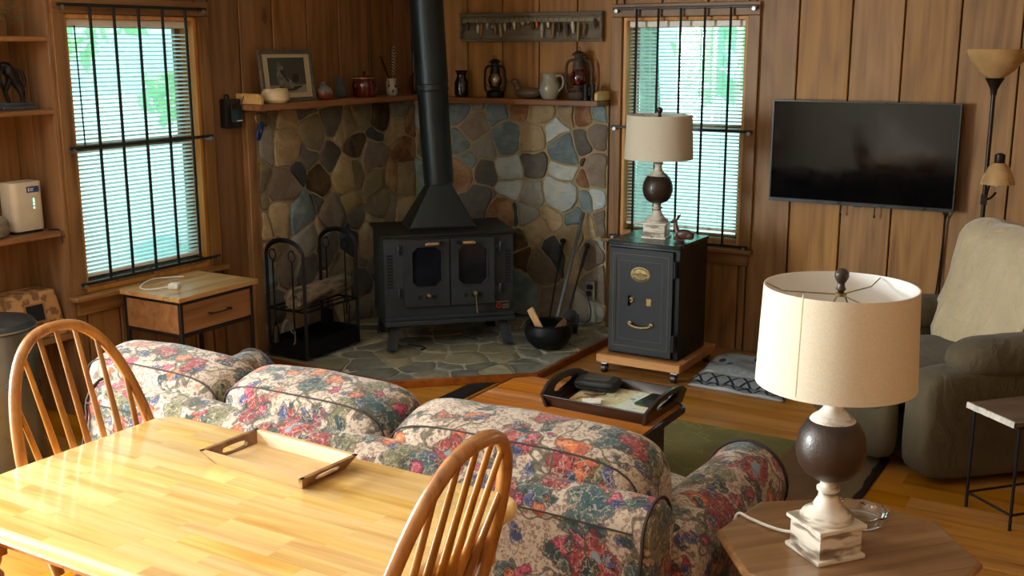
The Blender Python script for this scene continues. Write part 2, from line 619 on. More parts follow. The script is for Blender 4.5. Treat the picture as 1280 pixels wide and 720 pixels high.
def blind(label, P, u0, u1, zt, zb, gapcords):
    o = P((u0 + u1) / 2, -.045, zb)
    root = thing('window_blind', label, 'blind', o)
    ox, oy, oz = o

    def L(u, d, z):
        q = P(u, d, z)
        return (q[0] - ox, q[1] - oy, q[2] - oz)

    def bx(u0, u1, d0, d1, z0, z1):
        a, b = L(u0, d0, z0), L(u1, d1, z1)
        return MB().box(min(a[0], b[0]), max(a[0], b[0]), min(a[1], b[1]), max(a[1], b[1]), min(a[2], b[2]), max(a[2], b[2]))
    bx(u0, u1, -.062, -.028, zt - .035, zt).build('head_rail', m_white, root, bevel=.003)
    bx(u0, u1, -.057, -.033, zb, zb + .018).build('bottom_rail', m_white, root, bevel=.003)
    n = int((zt - .045 - zb - .02) / .0203)
    a = L(u0 + .002, -.045, 0)
    b = L(u1 - .002, -.045, 0)
    dr_ = Vector(P(0, 1, 0)) - Vector(P(0, 0, 0))
    tilt = -0.35
    e = dr_ * .0115
    vs = []
    # outer edge lower, inner edge higher, slightly crowned
    for p in (a, b):
        p = Vector((p[0], p[1], 0))
        vs += [p - e + Vector((0, 0, -.0115 * tilt)), p + Vector((0, 0, .0018)), p + e + Vector((0, 0, .0115 * tilt))]
    me = bpy.data.meshes.new('slat')
    me.from_pydata([tuple(v) for v in vs], [], [(0, 1, 4, 3), (1, 2, 5, 4)])
    me.materials.append(m_slat)
    for i in range(n):
        s = bpy.data.objects.new('slat', me)
        COL.objects.link(s)
        s.parent = root
        s.location = (0, 0, zb + .03 + i * .0203 - oz)
    for u in gapcords:
        p0, p1 = L(u, -.030, zb + .01), L(u, -.030, zt - .03)
        MB().cyl(p0, p1, .0011, n=5).build('ladder_cord', m_white, root)
    w0, w1 = L(u0 + .055, -.022, zt - .03), L(u0 + .06, -.020, zt - .60)
    MB().cyl(w0, w1, .0035, n=6).build('tilt_wand', m_blackpl if gapcords[0] < 0 else m_white, root)
    return root


def bars(label, P, ends, zs, us):
    o = P((ends[0] + ends[1]) / 2, .05, zs[0])
    root = thing('window_bars', label, 'security bars', o)

    def L(u, d, z):
        q = P(u, d, z)
        return (q[0] - o[0], q[1] - o[1], q[2] - o[2])
    for z in zs:
        h = MB().bar(L(ends[0], .05, z), L(ends[1], .05, z), .010, .015).build('cross_bar', m_blackmetal, root, bevel=.002)
        for u in (ends[0] + .022, ends[1] - .022):
            MB().cyl(L(u, .020, z - .012), L(u, .056, z - .012), .011, n=10).build('bolt', m_steel, h)
    for u in us:
        MB().cyl(L(u, .05, zs[0]), L(u, .05, zs[-1]), .0075, n=8).build('upright_bar', m_blackmetal, root)
    return root


PL = lambda u, d, z: (d, u, z)
PR = lambda u, d, z: (u, -d, z)
window('window_1', PL, WL['y0'], WL['y1'], WL['z0'], WL['z1'], m_trim_hy, False)
window('window_2', PR, WR['x0'], WR['x1'], WR['z0'], WR['z1'], m_trim_h, True)
blind('white slatted blind in barred window above small drawer table', PL, WL['y0'] + .022, WL['y1'] - .022, WL['z1'] - .02, WL['z0'] + .015, (-2.52, -2.06))
blind('white slatted blind in barred window behind lamp on safe', PR, WR['x0'] + .022, WR['x1'] - .022, WR['z1'] - .02, WR['z0'] + .03, (1.70, 2.15))
bars('black iron bars across window above small drawer table', PL, (-2.75, -1.86), (0.655, 1.295, 1.94), (-2.578, -2.443, -2.298, -2.151, -2.002))
bars('black iron bars across window behind lamp on safe', PR, (1.49, 2.365), (0.625, 1.283, 1.965), (1.643, 1.779, 1.917, 2.062, 2.213))

# ------------------------------------------------------------------ outdoors beyond the windows
m_lawn = plain('pale_sunlit_ground', C(186, 218, 213), 0.9, 0, 0.12, 2)
tag(MB().box(-40, -.5, -30, 40, -0.6, -0.5).box(-.5, 40, .4, 40, -0.6, -0.5).build('outdoor_ground', m_lawn), 'bright blue-green ground outside the barred windows', 'ground')['kind'] = 'stuff'


def leaf_mat():
    k = NM('sunlit_leaves')
    f, _ = k.noise(k.coord(), 2.0, 2)
    c = k.mix(f, C(120, 180, 120), C(190, 230, 170))
    k.fin(c, 0.6)
    t = k.n('ShaderNodeBsdfTranslucent', {'Color': (0.5, 0.85, 0.45, 1)})
    mx = k.n('ShaderNodeMixShader', {0: 0.5, 1: k.b.outputs[0], 2: t.outputs[0]})
    k.set(k.out.inputs['Surface'], mx.outputs[0])
    return k.m


m_leaf = leaf_mat()
m_bark = plain('bark', C(140, 132, 116), 0.9, 0, 0.2, 20, 0.5, 40)


def tree(loc, h, rad, label, seed):
    rnd = random.Random(seed)
    root = thing('tree', label, 'tree', loc, group='trees beyond the windows')
    MB().tube([(0, 0, 0), (.03, .02, .3), (.05, .03, h * .35), (-.04, .02, h * .75)], [.14, .13, .11, .06], 8).build('trunk', m_bark, root)
    b = MB()
    for c in range(13):
        cc = Vector((rnd.uniform(-1, 1) * rad, rnd.uniform(-1, 1) * rad, h * rnd.uniform(.42, 1.0)))
        rr = rad * rnd.uniform(.25, .42)
        for i in range(70):
            d = Vector((rnd.gauss(0, 1), rnd.gauss(0, 1), rnd.gauss(0, 1))).normalized() * rr * rnd.uniform(.6, 1)
            p = cc + d
            a = Vector((rnd.gauss(0, 1), rnd.gauss(0, 1), rnd.gauss(0, 1))).normalized()
            q = a.cross(Vector((rnd.gauss(0, 1), rnd.gauss(0, 1), rnd.gauss(0, 1)))).normalized()
            s = rnd.uniform(.10, .2)
            b.add([p - a * s, p + q * s * .5, p + a * s, p - q * s * .5], [(0, 1, 2, 3)])
    f = b.build('foliage', m_leaf, root, smooth=False)
    f['kind'] = 'stuff'


tree((-9.0, 3.4, -.499), 3.6, 1.5, 'pale green tree outside window above drawer table', 2)
tree((-0.2, 4.2, -.499), 4.8, 1.1, 'sunlit green tree outside window behind lamp', 3)
tree((-2.6, 8.6, -.499), 5.5, 1.9, 'broad green tree farther beyond window behind lamp', 4)
tree((1.6, 8.4, -.499), 4.6, 1.3, 'slim green tree beyond right edge of lamp window', 5)

# ------------------------------------------------------------------ fieldstone panels and hearth
def stone_mat(name, base, alt, vein=0.5):
    k = NM(name)
    info = k.n('ShaderNodeObjectInfo').outputs['Random']
    co = k.vmath('ADD', k.coord(), k.vmath('SCALE', (11.0, 7.0, 5.0), scale=info))
    f, _ = k.noise(co, 7, 5, 0.6, 0.8)
    st, _ = k.noise(k.vmath('MULTIPLY', co, (9.0, 14.0, 30.0)), 1.0, 4, 0.6, 1.2)
    c = k.mix(k.step(f, 0.36, 0.66), base, alt)
    c = k.mix(k.math('MULTIPLY', k.step(st, 0.52, 0.72), vein), c, tuple(min(1, q * 1.5 + .01) for q in base[:3]) + (1,))
    c = k.mix(k.math('MULTIPLY', k.step(st, 0.42, 0.26), 0.5), c, tuple(q * 0.4 for q in base[:3]) + (1,))
    hs = k.n('ShaderNodeHueSaturation', {'Color': c, 'Value': k.remap(info, 0, 1, 0.95, 1.40), 'Saturation': 1.0, 'Hue': 0.5})
    k.bump(k.math('ADD', f, k.math('MULTIPLY', st, 0.7)), 0.6, 0.012)
    return k.fin(hs.outputs[0], 0.72, 0, 0.35)


SM = {
    'o': stone_mat('stone_olive', C(104, 98, 78), C(128, 118, 92)),
    't': stone_mat('stone_tan', C(140, 122, 92), C(160, 146, 116)),
    'g': stone_mat('stone_grey', C(120, 122, 118), C(140, 140, 132)),
    's': stone_mat('stone_blue_slate', C(98, 116, 124), C(128, 144, 146)),
    'd': stone_mat('stone_dark_grey', C(76, 76, 72), C(94, 92, 84)),
    'c': stone_mat('stone_charcoal', C(52, 58, 64), C(68, 74, 78)),
    'k': stone_mat('stone_near_black', C(48, 40, 34), C(92, 74, 48)),
    'b': stone_mat('stone_brown_grey', C(108, 96, 84), C(124, 116, 106)),
    'y': stone_mat('stone_ochre', C(138, 122, 82), C(152, 138, 100)),
    'r': stone_mat('stone_rust', C(112, 74, 50), C(148, 122, 92)),
    'l': stone_mat('stone_pale_blue', C(160, 174, 176), C(182, 186, 180)),
    'h': stone_mat('hearth_flag_olive', C(122, 117, 96), C(142, 136, 112)),
    'f': stone_mat('hearth_flag_grey', C(100, 102, 94), C(122, 120, 108)),
}


def voronoi(seeds, bound, wamp=0.012):
    # power diagram: uneven weights give uneven stone sizes
    wt = lambda q: wamp * (0.5 + 0.5 * math.sin(q[0] * 37.7 + q[1] * 91.3))
    cells = []
    for i, s in enumerate(seeds):
        poly = list(bound)
        for j, t in enumerate(seeds):
            if i == j:
                continue
            nx, ny = t[0] - s[0], t[1] - s[1]
            if nx * nx + ny * ny > 0.8:
                continue
            c = nx * (s[0] + t[0]) / 2 + ny * (s[1] + t[1]) / 2 + (wt(s) - wt(t)) / 2
            poly = clip_half(poly, nx, ny, c)
            if len(poly) < 3:
                break
        cells.append(poly)
    return cells


def stone(poly, P, depth, mat, parent, gap=0.007, name='stone', wob=0.030):
    # P(u, v, d) -> world; shared edges get the same wobble so neighbours keep an even joint
    def jit(u, v):
        q = Vector((u * 9, v * 9, 3.3))
        return (u + wob * mnoise.noise(q), v + wob * mnoise.noise(q + Vector((20, 5, 9))))
    pts = []
    n = len(poly)
    for i in range(n):
        a, b = poly[i], poly[(i + 1) % n]
        L = math.hypot(b[0] - a[0], b[1] - a[1])
        m = max(1, int(L / 0.045))
        for k in range(m):
            pts.append(jit(a[0] + (b[0] - a[0]) * k / m, a[1] + (b[1] - a[1]) * k / m))
    n = len(pts)
    if n < 3:
        return
    cu, cv = sum(p[0] for p in pts) / n, sum(p[1] for p in pts) / n
    rm = sum(math.hypot(p[0] - cu, p[1] - cv) for p in pts) / n
    if rm < 0.018:
        return
    # round the corners once
    ch = []
    for i in range(n):
        a, b = pts[i], pts[(i + 1) % n]
        ch.append((a[0] * .75 + b[0] * .25, a[1] * .75 + b[1] * .25))
        ch.append((a[0] * .25 + b[0] * .75, a[1] * .25 + b[1] * .75))
    pts = ch[::2] if len(ch) > 26 else ch
    n = len(pts)
    o = Vector(P(cu, cv, 0))
    vs, fs = [], []
    tilt = (random.uniform(-.05, .05), random.uniform(-.05, .05))
    for ring, (ins, d) in enumerate(((gap, -0.004), (gap + .0015, depth * .7), (gap + .006, depth), (rm * .5, depth * 1.08))):
        for p in pts:
            r = math.hypot(p[0] - cu, p[1] - cv)
            k = max(0.1, (r - ins) / r) if ring < 3 else 0.5
            u, v = cu + (p[0] - cu) * k, cv + (p[1] - cv) * k
            dd = d
            if ring >= 2:
                dd += tilt[0] * (u - cu) + tilt[1] * (v - cv) + .004 * mnoise.noise(Vector((u * 25, v * 25, 1)))
            vs.append(Vector(P(u, v, dd)) - o)
    vs.append(Vector(P(cu, cv, depth * 1.1)) - o)
    for k in range(3):
        for i in range(n):
            j = (i + 1) % n
            fs.append((k * n + i, k * n + j, (k + 1) * n + j, (k + 1) * n + i))
    for i in range(n):
        fs.append((3 * n + i, 3 * n + (i + 1) % n, 4 * n))
    b = MB().add([tuple(v) for v in vs], fs)
    ob = b.build(name, mat, parent, ang=50)
    ob.location = o
    return ob


SEED_L = [(-1.526, 1.354, 'o'), (-1.271, 1.339, 't'), (-1.305, 1.17, 't'), (-1.494, 1.192, 'g'), (-1.546, 1.067, 'o'), (-1.119, 1.139, 'd'), (-0.909, 1.121, 'd'), (-1.05, 1.271, 'o'), (-0.871, 1.341, 'd'), (-1.08, 1.384, 'd'), (-1.243, 1.053, 'c'), (-1.341, 0.984, 'b'), (-1.032, 0.951, 'k'), (-0.657, 1.169, 'k'), (-0.489, 1.222, 'c'), (-0.51, 1.054, 'b'), (-0.762, 0.957, 'y'), (-0.652, 0.993, 'o'), (-0.593, 1.36, 'o'), (-0.426, 1.352, 'k'), (-0.241, 1.237, 't'), (-0.158, 1.06, 'r'), (-0.148, 0.904, 't'), (-0.489, 0.907, 'o'), (-0.089, 1.263, 'r'), (-0.798, 1.263, 't'), (-0.705, 1.282, 'o'), (-0.299, 0.919, 'r'), (-1.425, 1.394, 'o'), (-1.526, 0.896, 'o'), (-1.514, 0.762, 't'), (-1.365, 0.789, 't'), (-1.195, 0.783, 's'), (-1.162, 0.647, 'g'), (-1.064, 0.84, 'd'), (-0.93, 0.748, 'b'), (-0.742, 0.827, 'y'), (-0.681, 0.685, 'd'), (-0.783, 0.556, 'c'), (-0.485, 0.672, 't'), (-0.324, 0.678, 'b'), (-0.173, 0.649, 't'), (-0.61, 0.449, 'b'), (-0.563, 0.531, 't'), (-1.55, 0.633, 'r'), (-1.543, 0.505, 's'), (-0.942, 0.546, 'd'), (-1.313, 0.53, 'b'), (-0.843, 0.435, 'o'), (-1.023, 0.693, 't'), (-0.452, 0.766, 'o'), (-1.136, 0.467, 'd'), (-1.421, 0.637, 'o')]
SEED_R = [(0.379, 1.372, 's'), (0.491, 1.367, 'g'), (0.679, 1.347, 's'), (0.82, 1.367, 'r'), (0.995, 1.364, 't'), (1.216, 1.346, 't'), (1.311, 1.349, 'r'), (1.417, 1.368, 's'), (0.49, 1.25, 'b'), (0.397, 1.144, 's'), (0.456, 1.019, 's'), (0.404, 0.939, 'r'), (0.569, 1.11, 'g'), (0.577, 0.966, 'd'), (0.757, 1.193, 's'), (0.949, 1.184, 't'), (1.117, 1.231, 'l'), (0.968, 1.029, 'd'), (1.173, 1.129, 's'), (1.174, 0.999, 'l'), (1.317, 1.183, 'd'), (1.31, 1.095, 'k'), (1.406, 1.226, 'b'), (1.418, 1.02, 'b'), (1.302, 0.966, 'r'), (0.756, 0.984, 'l'), (0.756, 0.85, 'l'), (0.525, 0.766, 'd'), (0.626, 0.756, 'g'), (0.701, 0.684, 'r'), (0.785, 0.691, 'c'), (0.959, 0.821, 'g'), (0.912, 0.7, 'g'), (1.157, 0.843, 'l'), (1.304, 0.82, 's'), (1.214, 0.707, 's'), (1.412, 0.844, 'l'), (1.093, 0.689, 't'), (1.361, 0.653, 't'), (1.451, 0.677, 'b'), (1.364, 0.496, 'b'), (1.444, 0.545, 's'), (0.989, 0.588, 't'), (0.844, 0.525, 'k'), (0.902, 0.427, 'k'), (1.085, 0.47, 'c'), (1.216, 0.558, 't'), (1.245, 0.435, 't'), (1.018, 0.421, 'b')]


def fill_seeds(seeds, u0, u1, v0, v1, dmin, kinds, rnd, tries=900):
    s = list(seeds)
    for _ in range(tries):
        u, v = rnd.uniform(u0, u1), rnd.uniform(v0, v1)
        if all((u - q[0]) ** 2 + (v - q[1]) ** 2 > dmin * dmin for q in s):
            s.append((u, v, rnd.choice(kinds)))
    return s


rnd = random.Random(5)
sl = struct(MB().box(0.0, 0.03, -1.53, -0.032, 0.04, 1.412).build('wall_stone_left', m_mortar))
S = fill_seeds(SEED_L, -1.53, -0.04, 0.04, 1.40, 0.165, 'tobdgb', rnd)
for (u, v, c), poly in zip(S, voronoi(S, [(-1.53, .04), (-.034, .04), (-.034, 1.41), (-1.53, 1.41)])):
    if len(poly) >= 3:
        stone(poly, lambda a, b, d: (0.03 + d, a, b), rnd.uniform(.007, .018), SM[c], sl)
sr = struct(MB().box(0.031, 1.462, -0.03, 0.0, 0.04, 1.412).build('wall_stone_right', m_mortar))
S = fill_seeds(SEED_R, 0.05, 1.46, 0.04, 1.40, 0.165, 'tsgblb', rnd)
for (u, v, c), poly in zip(S, voronoi(S, [(.034, .04), (1.462, .04), (1.462, 1.41), (.034, 1.41)])):
    if len(poly) >= 3:
        stone(poly, lambda a, b, d: (a, -0.03 - d, b), rnd.uniform(.007, .018), SM[c], sr)

HP = [(0.0, -1.63), (0.99, -1.65), (1.59, -1.12), (1.59, 0.0), (0.0, 0.0)]
hearth = thing('hearth', 'corner hearth of grey-green flagstones with brown wooden edging', 'hearth', (0, 0, 0))
MB().prism(HP, 0.0005, 0.030).build('mortar_bed', m_mortar_h, hearth)
S = fill_seeds([], 0.03, 1.58, -1.62, -0.03, 0.145, 'hhff', rnd, 1500)
S = [q for q in S if q[0] - q[1] < 2.66]
for (u, v, c), poly in zip(S, voronoi(S, HP)):
    if len(poly) >= 3:
        stone(poly, lambda a, b, d: (a, b, 0.030 + d), rnd.uniform(.004, .008), SM[c], hearth, gap=.006, name='flagstone')
m_edge = wood('reddish_edging', C(84, 42, 18), C(126, 68, 30), C(150, 88, 44), 0, 30, 2, 0.4)
for a, b in (((0.0, -1.636), (0.996, -1.656)), ((0.996, -1.656), (1.598, -1.124)), ((1.598, -1.124), (1.598, -0.01))):
    MB().bar((a[0], a[1], .022), (b[0], b[1], .022), .02, .042).build('edge_strip', m_edge, hearth, bevel=.003)
struct(MB().box(0.0, 0.045, -1.605, -1.533, 0.0, 1.41).build('trim_1', m_trim, bevel=.004))

# ------------------------------------------------------------------ mantel shelves
m_mantel = wood('mantel_board', C(86, 50, 26), C(134, 88, 46), C(160, 112, 64), 0, 24, 1.2, 0.42, knots=.3)
m_mantel_y = wood('mantel_board_y', C(86, 50, 26), C(134, 88, 46), C(160, 112, 64), 1, 24, 1.2, 0.42, knots=.3)
m_palewood = wood('pale_bracket_wood', C(178, 138, 76), C(212, 172, 104), C(226, 192, 130), 1, 20, 2, 0.4)
ZS = 1.450
ms = thing('mantel_shelf', 'wooden mantel shelf under framed drawing on stone panel', 'shelf', (0, 0, ZS))
MB().box(.001, .185, -1.64, -.03, -.035, 0).build('board', m_mantel_y, ms, bevel=.004)
b = MB()
pr = [(0, 0), (.185, 0), (.185, .028)] + arc(.158, .028, .027, 0, PI / 2, 5)[1:] + [(0, .055)]
b.prism([(q[0], q[1]) for q in pr], 0, .02, Matrix(((1, 0, 0, 0), (0, 0, -1, -1.612), (0, 1, 0, 0.0005), (0, 0, 0, 1))))
b.build('end_stop', m_palewood, ms, bevel=.002)
ms2 = thing('mantel_shelf', 'wooden mantel shelf under lure rack holding lanterns and pitcher', 'shelf', (0, 0, ZS - .012))
MB().box(.19, 1.466, -.185, -.001, -.035, 0).build('board', m_mantel, ms2, bevel=.004)
b = MB()
b.prism([(-q[0], q[1]) for q in pr][::-1], 0, .02, Matrix(((0, 0, 1, 1.444), (1, 0, 0, -.001), (0, 1, 0, 0.0005), (0, 0, 0, 1))))
b.build('end_stop', m_palewood, ms2, bevel=.002)

# ------------------------------------------------------------------ wood stove
m_stove = plain('stove_black_paint', C(42, 49, 54), 0.5, 0.0, 0.14, 9, 0.08, 200, spec=.35)
m_stovetop = plain('stove_top_plate', C(30, 31, 31), 0.42, 0.3, 0.2, 8, 0.08, 200)
m_pipe = plain('blued_flue_pipe', C(36, 46, 50), 0.36, 0.55, 0.16, 5)
m_void = plain('void_shade_black', C(8, 8, 8), 0.9)  # flat near-black stands in for the shade inside slots, holes and openings
m_stoveglass = plain('smoked_stove_glass', C(20, 24, 34), 0.12, 0, 0.2, 8, spec=0.6)
m_copper = plain('coiled_copper', C(214, 176, 130), 0.3, 0.6, 0.15, 60)
HZ = 0.047
st = thing('wood_stove', 'black double-door wood stove with tall flue pipe on stone hearth', 'stove', (0.745, -0.770, HZ), PI / 4)
W2, D2 = .376, .24
body = MB().box(-W2, W2, -D2, D2, .145, .655).build('firebox', m_stove, st, bevel=.006, seg=2)
MB().prism([(-W2 - .018, -D2 - .028), (W2 + .018, -D2 - .028), (W2 + .018, D2 + .01), (-W2 - .018, D2 + .01)], .656, .672).build('top_plate', m_stovetop, st, bevel=.004)
MB().box(-W2 - .004, W2 + .004, -D2 - .03, D2, .145, .172).box(-W2 - .002, W2 + .002, -D2 - .014, D2, .173, .195).build('base_skirt', m_stove, st, bevel=.004)
for sx in (-1, 1):
    for sy in (-1, 1):
        t0 = Vector((sx * (W2 - .06), sy * (D2 - .04), .145))
        t1 = Vector((sx * (W2 - .035), sy * (D2 + (.005 if sy < 0 else -.02)), 0.0))
        l = MB()
        l.bar(t0, t1, .008, .055, up=(1, 0, 0))
        l.bar(t0 + Vector((sx * .025, 0, 0)), t1 + Vector((sx * .025, 0, 0)), .055, .008, up=(1, 0, 0))
        l.box(t1.x - .012, t1.x + .03 if sx > 0 else t1.x + .012, t1.y - .027, t1.y + .027, 0.0, .006)
        l.build('leg', m_stove, st)


def octa(x0, x1, z0, z1, c):
    return [(x0 + c, z0), (x1 - c, z0), (x1, z0 + c), (x1, z1 - c), (x1 - c, z1), (x0 + c, z1), (x0, z1 - c), (x0, z0 + c)]


MF = lambda y: Matrix(((1, 0, 0, 0), (0, 0, -1, y), (0, 1, 0, 0), (0, 0, 0, 1)))     # prism (x, z) polygon extruded to the front from y
for k, (a, b_) in enumerate(((-.265, -.006), (.002, .258))):
    d = MB()
    z0, z1 = .255, .642
    ox0, ox1, oz0, oz1 = a + .045, b_ - .045, z0 + .115, z1 - .042
    oc = octa(ox0, ox1, oz0, oz1, .032)
    outer = [(a, z0), (b_, z0), (b_, z1), (a, z1)]
    # door plate with an octagonal opening: ring of quads front and back
    oo = [((ox0 + .032), z0), ((ox1 - .032), z0), (b_, oz0 + .032), (b_, oz1 - .032), (ox1 - .032, z1), (ox0 + .032, z1), (a, oz1 - .032), (a, oz0 + .032)]
    cor = {1: (b_, z0), 3: (b_, z1), 5: (a, z1), 7: (a, z0)}
    for y, flip in ((-D2 - .026, False), (-D2 - .004, True)):
        for i in range(8):
            j = (i + 1) % 8
            f = [oo[i], oo[j], oc[j], oc[i]] if i not in cor else [oo[i], cor[i], oo[j], oc[j], oc[i]]
            vs = [(p[0], y, p[1]) for p in f]
            d.add(vs, [tuple(range(len(vs)))[::-1] if flip else tuple(range(len(vs)))])
    for i in range(8):
        j = (i + 1) % 8
        d.add([(oc[i][0], -D2 - .026, oc[i][1]), (oc[j][0], -D2 - .026, oc[j][1]), (oc[j][0], -D2 - .004, oc[j][1]), (oc[i][0], -D2 - .004, oc[i][1])], [(0, 1, 2, 3)])
    for i in range(4):
        j = (i + 1) % 4
        d.add([(outer[i][0], -D2 - .026, outer[i][1]), (outer[j][0], -D2 - .026, outer[j][1]), (outer[j][0], -D2 - .004, outer[j][1]), (outer[i][0], -D2 - .004, outer[i][1])], [(3, 2, 1, 0)])
    door = d.build('door', m_stove, st, smooth=False)
    MB().prism(octa(ox0 + .002, ox1 - .002, oz0 + .002, oz1 - .002, .032), .006, .012, MF(-D2)).build('door_glass', m_stoveglass, door, smooth=False)
    MB().tube([(p[0], -D2 - .027, p[1]) for p in octa(ox0 - .002, ox1 + .002, oz0 - .002, oz1 + .002, .033)], .005, 6, closed=True).build('glass_bezel', m_stove, door)
    cx = (a + b_) / 2
    MB().prism(rrect(cx - .062, cx + .062, z0 + .028, z0 + .082, .026), .026, .030, MF(-D2)).build('draft_plate', m_stove, door, bevel=.001)
    for q in (-.042, 0, .042):
        MB().cyl((cx + q, -D2 - .029, z0 + .055), (cx + q, -D2 - .032, z0 + .055), .0125, n=14).build('draft_hole', m_void, door)
    hx = (b_ - .10) if k == 0 else (a + .10)
    hz = z1 - .022
    MB().cyl((hx + (.055 if k == 0 else -.055), -D2 - .026, hz), (hx + (.055 if k == 0 else -.055), -D2 - .06, hz), .011, n=10).cyl((hx + (.06 if k == 0 else -.06), -D2 - .055, hz), (hx, -D2 - .055, hz), .006, n=8).build('handle_pivot', m_iron, door)
    h = MB()
    sg = -1 if k == 0 else 1
    h.tube([(hx + sg * (i * .0016 - .035) + (0.0), -D2 - .055 + .008 * math.cos(i * 1.4), hz + .008 * math.sin(i * 1.4)) for i in range(46)], .0026, 5)
    h.cyl((hx - .035, -D2 - .055, hz), (hx + .037, -D2 - .055, hz), .0065, n=8)
    h.build('coil_handle', m_copper, door)
    if k == 1:
        MB().lathe([(.012, 0), (.014, .006), (.009, .02), (0, .022)], 12, M=Matrix.Translation((cx + .012, -D2 - .032, z0 + .066)) @ Matrix.Rotation(PI / 2, 4, 'X')).tube([(cx + .012, -D2 - .045, z0 + .062), (cx + .016, -D2 - .048, z0 + .01), (cx + .02, -D2 - .046, z0 - .05)], [.006, .009, .012], 8, flat=.35).build('draft_key', m_brass, door)
    else:
        MB().lathe([(.012, 0), (.014, .006), (.009, .02), (0, .022)], 12, M=Matrix.Translation((cx + .008, -D2 - .032, z0 + .066)) @ Matrix.Rotation(PI / 2, 4, 'X')).build('draft_knob', m_brass, door)
for sx in (-1, 1):
    for z in (.34, .585):
        x = sx * .295
        MB().cyl((x, -D2 - .018, z - .028), (x, -D2 - .018, z + .028), .010, n=10).box(min(x, x - sx * .035), max(x, x - sx * .035), -D2 - .012, -D2 - .004, z - .012, z + .012).build('hinge', m_stove, st, bevel=.001)
    for i in range(11):
        z = .365 + i * .0182
        MB().box(sx * .343 - .016, sx * .343 + .016, -D2 - .0035, -D2 + .004, z, z + .0095).build('vent_slot', m_void, st, smooth=False)
np_ = MB().box(.262, .362, -D2 - .004, -D2 - .0005, .205, .263).build('maker_plate', plain('plate_black', C(22, 20, 20), .4), st)
m_red = plain('plate_red', C(150, 36, 34), .45)
m_plt = plain('plate_lettering', C(150, 146, 138), .5)
MB().lathe([(.0165, 0), (.0165, .0012), (.011, .0012), (.011, 0)], 20, M=Matrix.Translation((.287, -D2 - .004, .232)) @ Matrix.Rotation(PI / 2, 4, 'X')).build('emblem', m_red, np_)
bb = MB()
for (xa, xb, z) in ((.272, .352, .254), (.310, .352, .236), (.310, .350, .226), (.310, .346, .216)):
    x = xa
    while x < xb:
        L = random.uniform(.004, .009)
        bb.box(x, min(x + L, xb), -D2 - .0048, -D2 - .0038, z - .0016, z + .0016)
        x += L + .002
bb.build('lettering', m_plt, np_, smooth=False)
# hood and flue
hz0, hz1 = .673, .945
ring0 = rrect(-.195, .195, -.15, .15, .012, 5)
n0 = len(ring0)
ring1 = []
for i, p in enumerate(ring0):
    a = math.atan2(p[1] / .15, p[0] / .195)
    ring1.append((.092 * math.cos(a), .092 * math.sin(a)))
hd = MB()
vs = [(x - .01, y + .04, hz0) for x, y in ring0] + [(x - .01, y + .04, hz0 + .012) for x, y in ring0] + [(x - .005, y + .04, hz1 - .03) for x, y in ring1] + [(x - .005, y + .04, hz1) for x, y in ring1]
fs = []
for r_ in range(3):
    for i in range(n0):
        j = (i + 1) % n0
        fs.append((r_ * n0 + i, r_ * n0 + j, (r_ + 1) * n0 + j, (r_ + 1) * n0 + i))
hd.add(vs, fs).build('flue_hood', m_pipe, st, ang=30)
MB().tube([(x - .01, y + .04, hz0 + .006) for x, y in ring0], .007, 5, closed=True).build('hood_flange', m_stovetop, st)
pz = [hz1 - .02, 1.48, 1.485, 1.51, 1.515, 2.47]
px = lambda z: -.005 - .055 * (z - hz1)
MB().tube([(px(z), .04, z) for z in pz[:2]], [.088, .089], 28).build('flue_pipe', m_pipe, st)
MB().tube([(px(z), .04, z) for z in (1.455, 1.46, 1.475, 1.48, 1.495, 1.50, 1.505, 2.455)], [.0905, .0935, .0935, .091, .091, .0955, .0955, .0955], 28).build('flue_pipe', m_pipe, st)
# little ash hook lying under the stove
hk = MB().tube(smooth_path([(0, 0, .004), (.07, .01, .004), (.12, -.005, .006), (.135, -.04, .006), (.13, -.06, .006)]), .005, 6).build('ash_hook', m_iron)
hk.location = (0.70, -1.06, HZ + .006)
tag(hk, 'short bent black iron hook lying on hearth under stove', 'hook')

# ------------------------------------------------------------------ firewood rack with hanging tools and log
rk = thing('firewood_rack', 'black metal firewood rack with two arched ends', 'firewood rack', (0.26, -1.365, HZ + .008))
ax, ay = .135, .225
for sy in (-1, 1):
    y = sy * ay
    pts = [(-ax, y, 0.0), (-ax, y, .575)] + [(-ax * math.cos(t) if True else 0, y, .575 + .085 * math.sin(t)) for t in [PI * i / 12 for i in range(1, 12)]] + [(ax, y, .575), (ax, y, 0.0)]
    MB().tube(pts, .0135, 4, ref=(1, 0, 1)).build('arched_frame', m_iron, rk)
    MB().bar((-ax, y, .05), (ax, y, .05), .012, .10).build('end_panel', m_iron, rk)
    MB().cyl((-ax, y, .265), (ax, y, .265), .007, n=8).build('cross_rail', m_iron, rk)
    for x in (-.07, .07):
        MB().tube([(x, y, .655 - .05), (x, y - .012, .60), (x, y - .018, .612)], .0035, 6).build('tool_hook', m_iron, rk)
for x in (-ax, ax):
    MB().bar((x, -ay, .05), (x, ay, .05), .012, .085).build('side_rail', m_iron, rk)
    MB().cyl((x, -ay, .265), (x, ay, .265), .007, n=8).build('side_rod', m_iron, rk)
MB().box(-ax, ax, -ay, ay, .03, .038).build('tray_floor', m_iron, rk)
for x in (-.06, 0, .06):
    MB().cyl((x, -ay, .265), (x, ay, .265), .005, n=6).build('grate_rod', m_iron, rk)


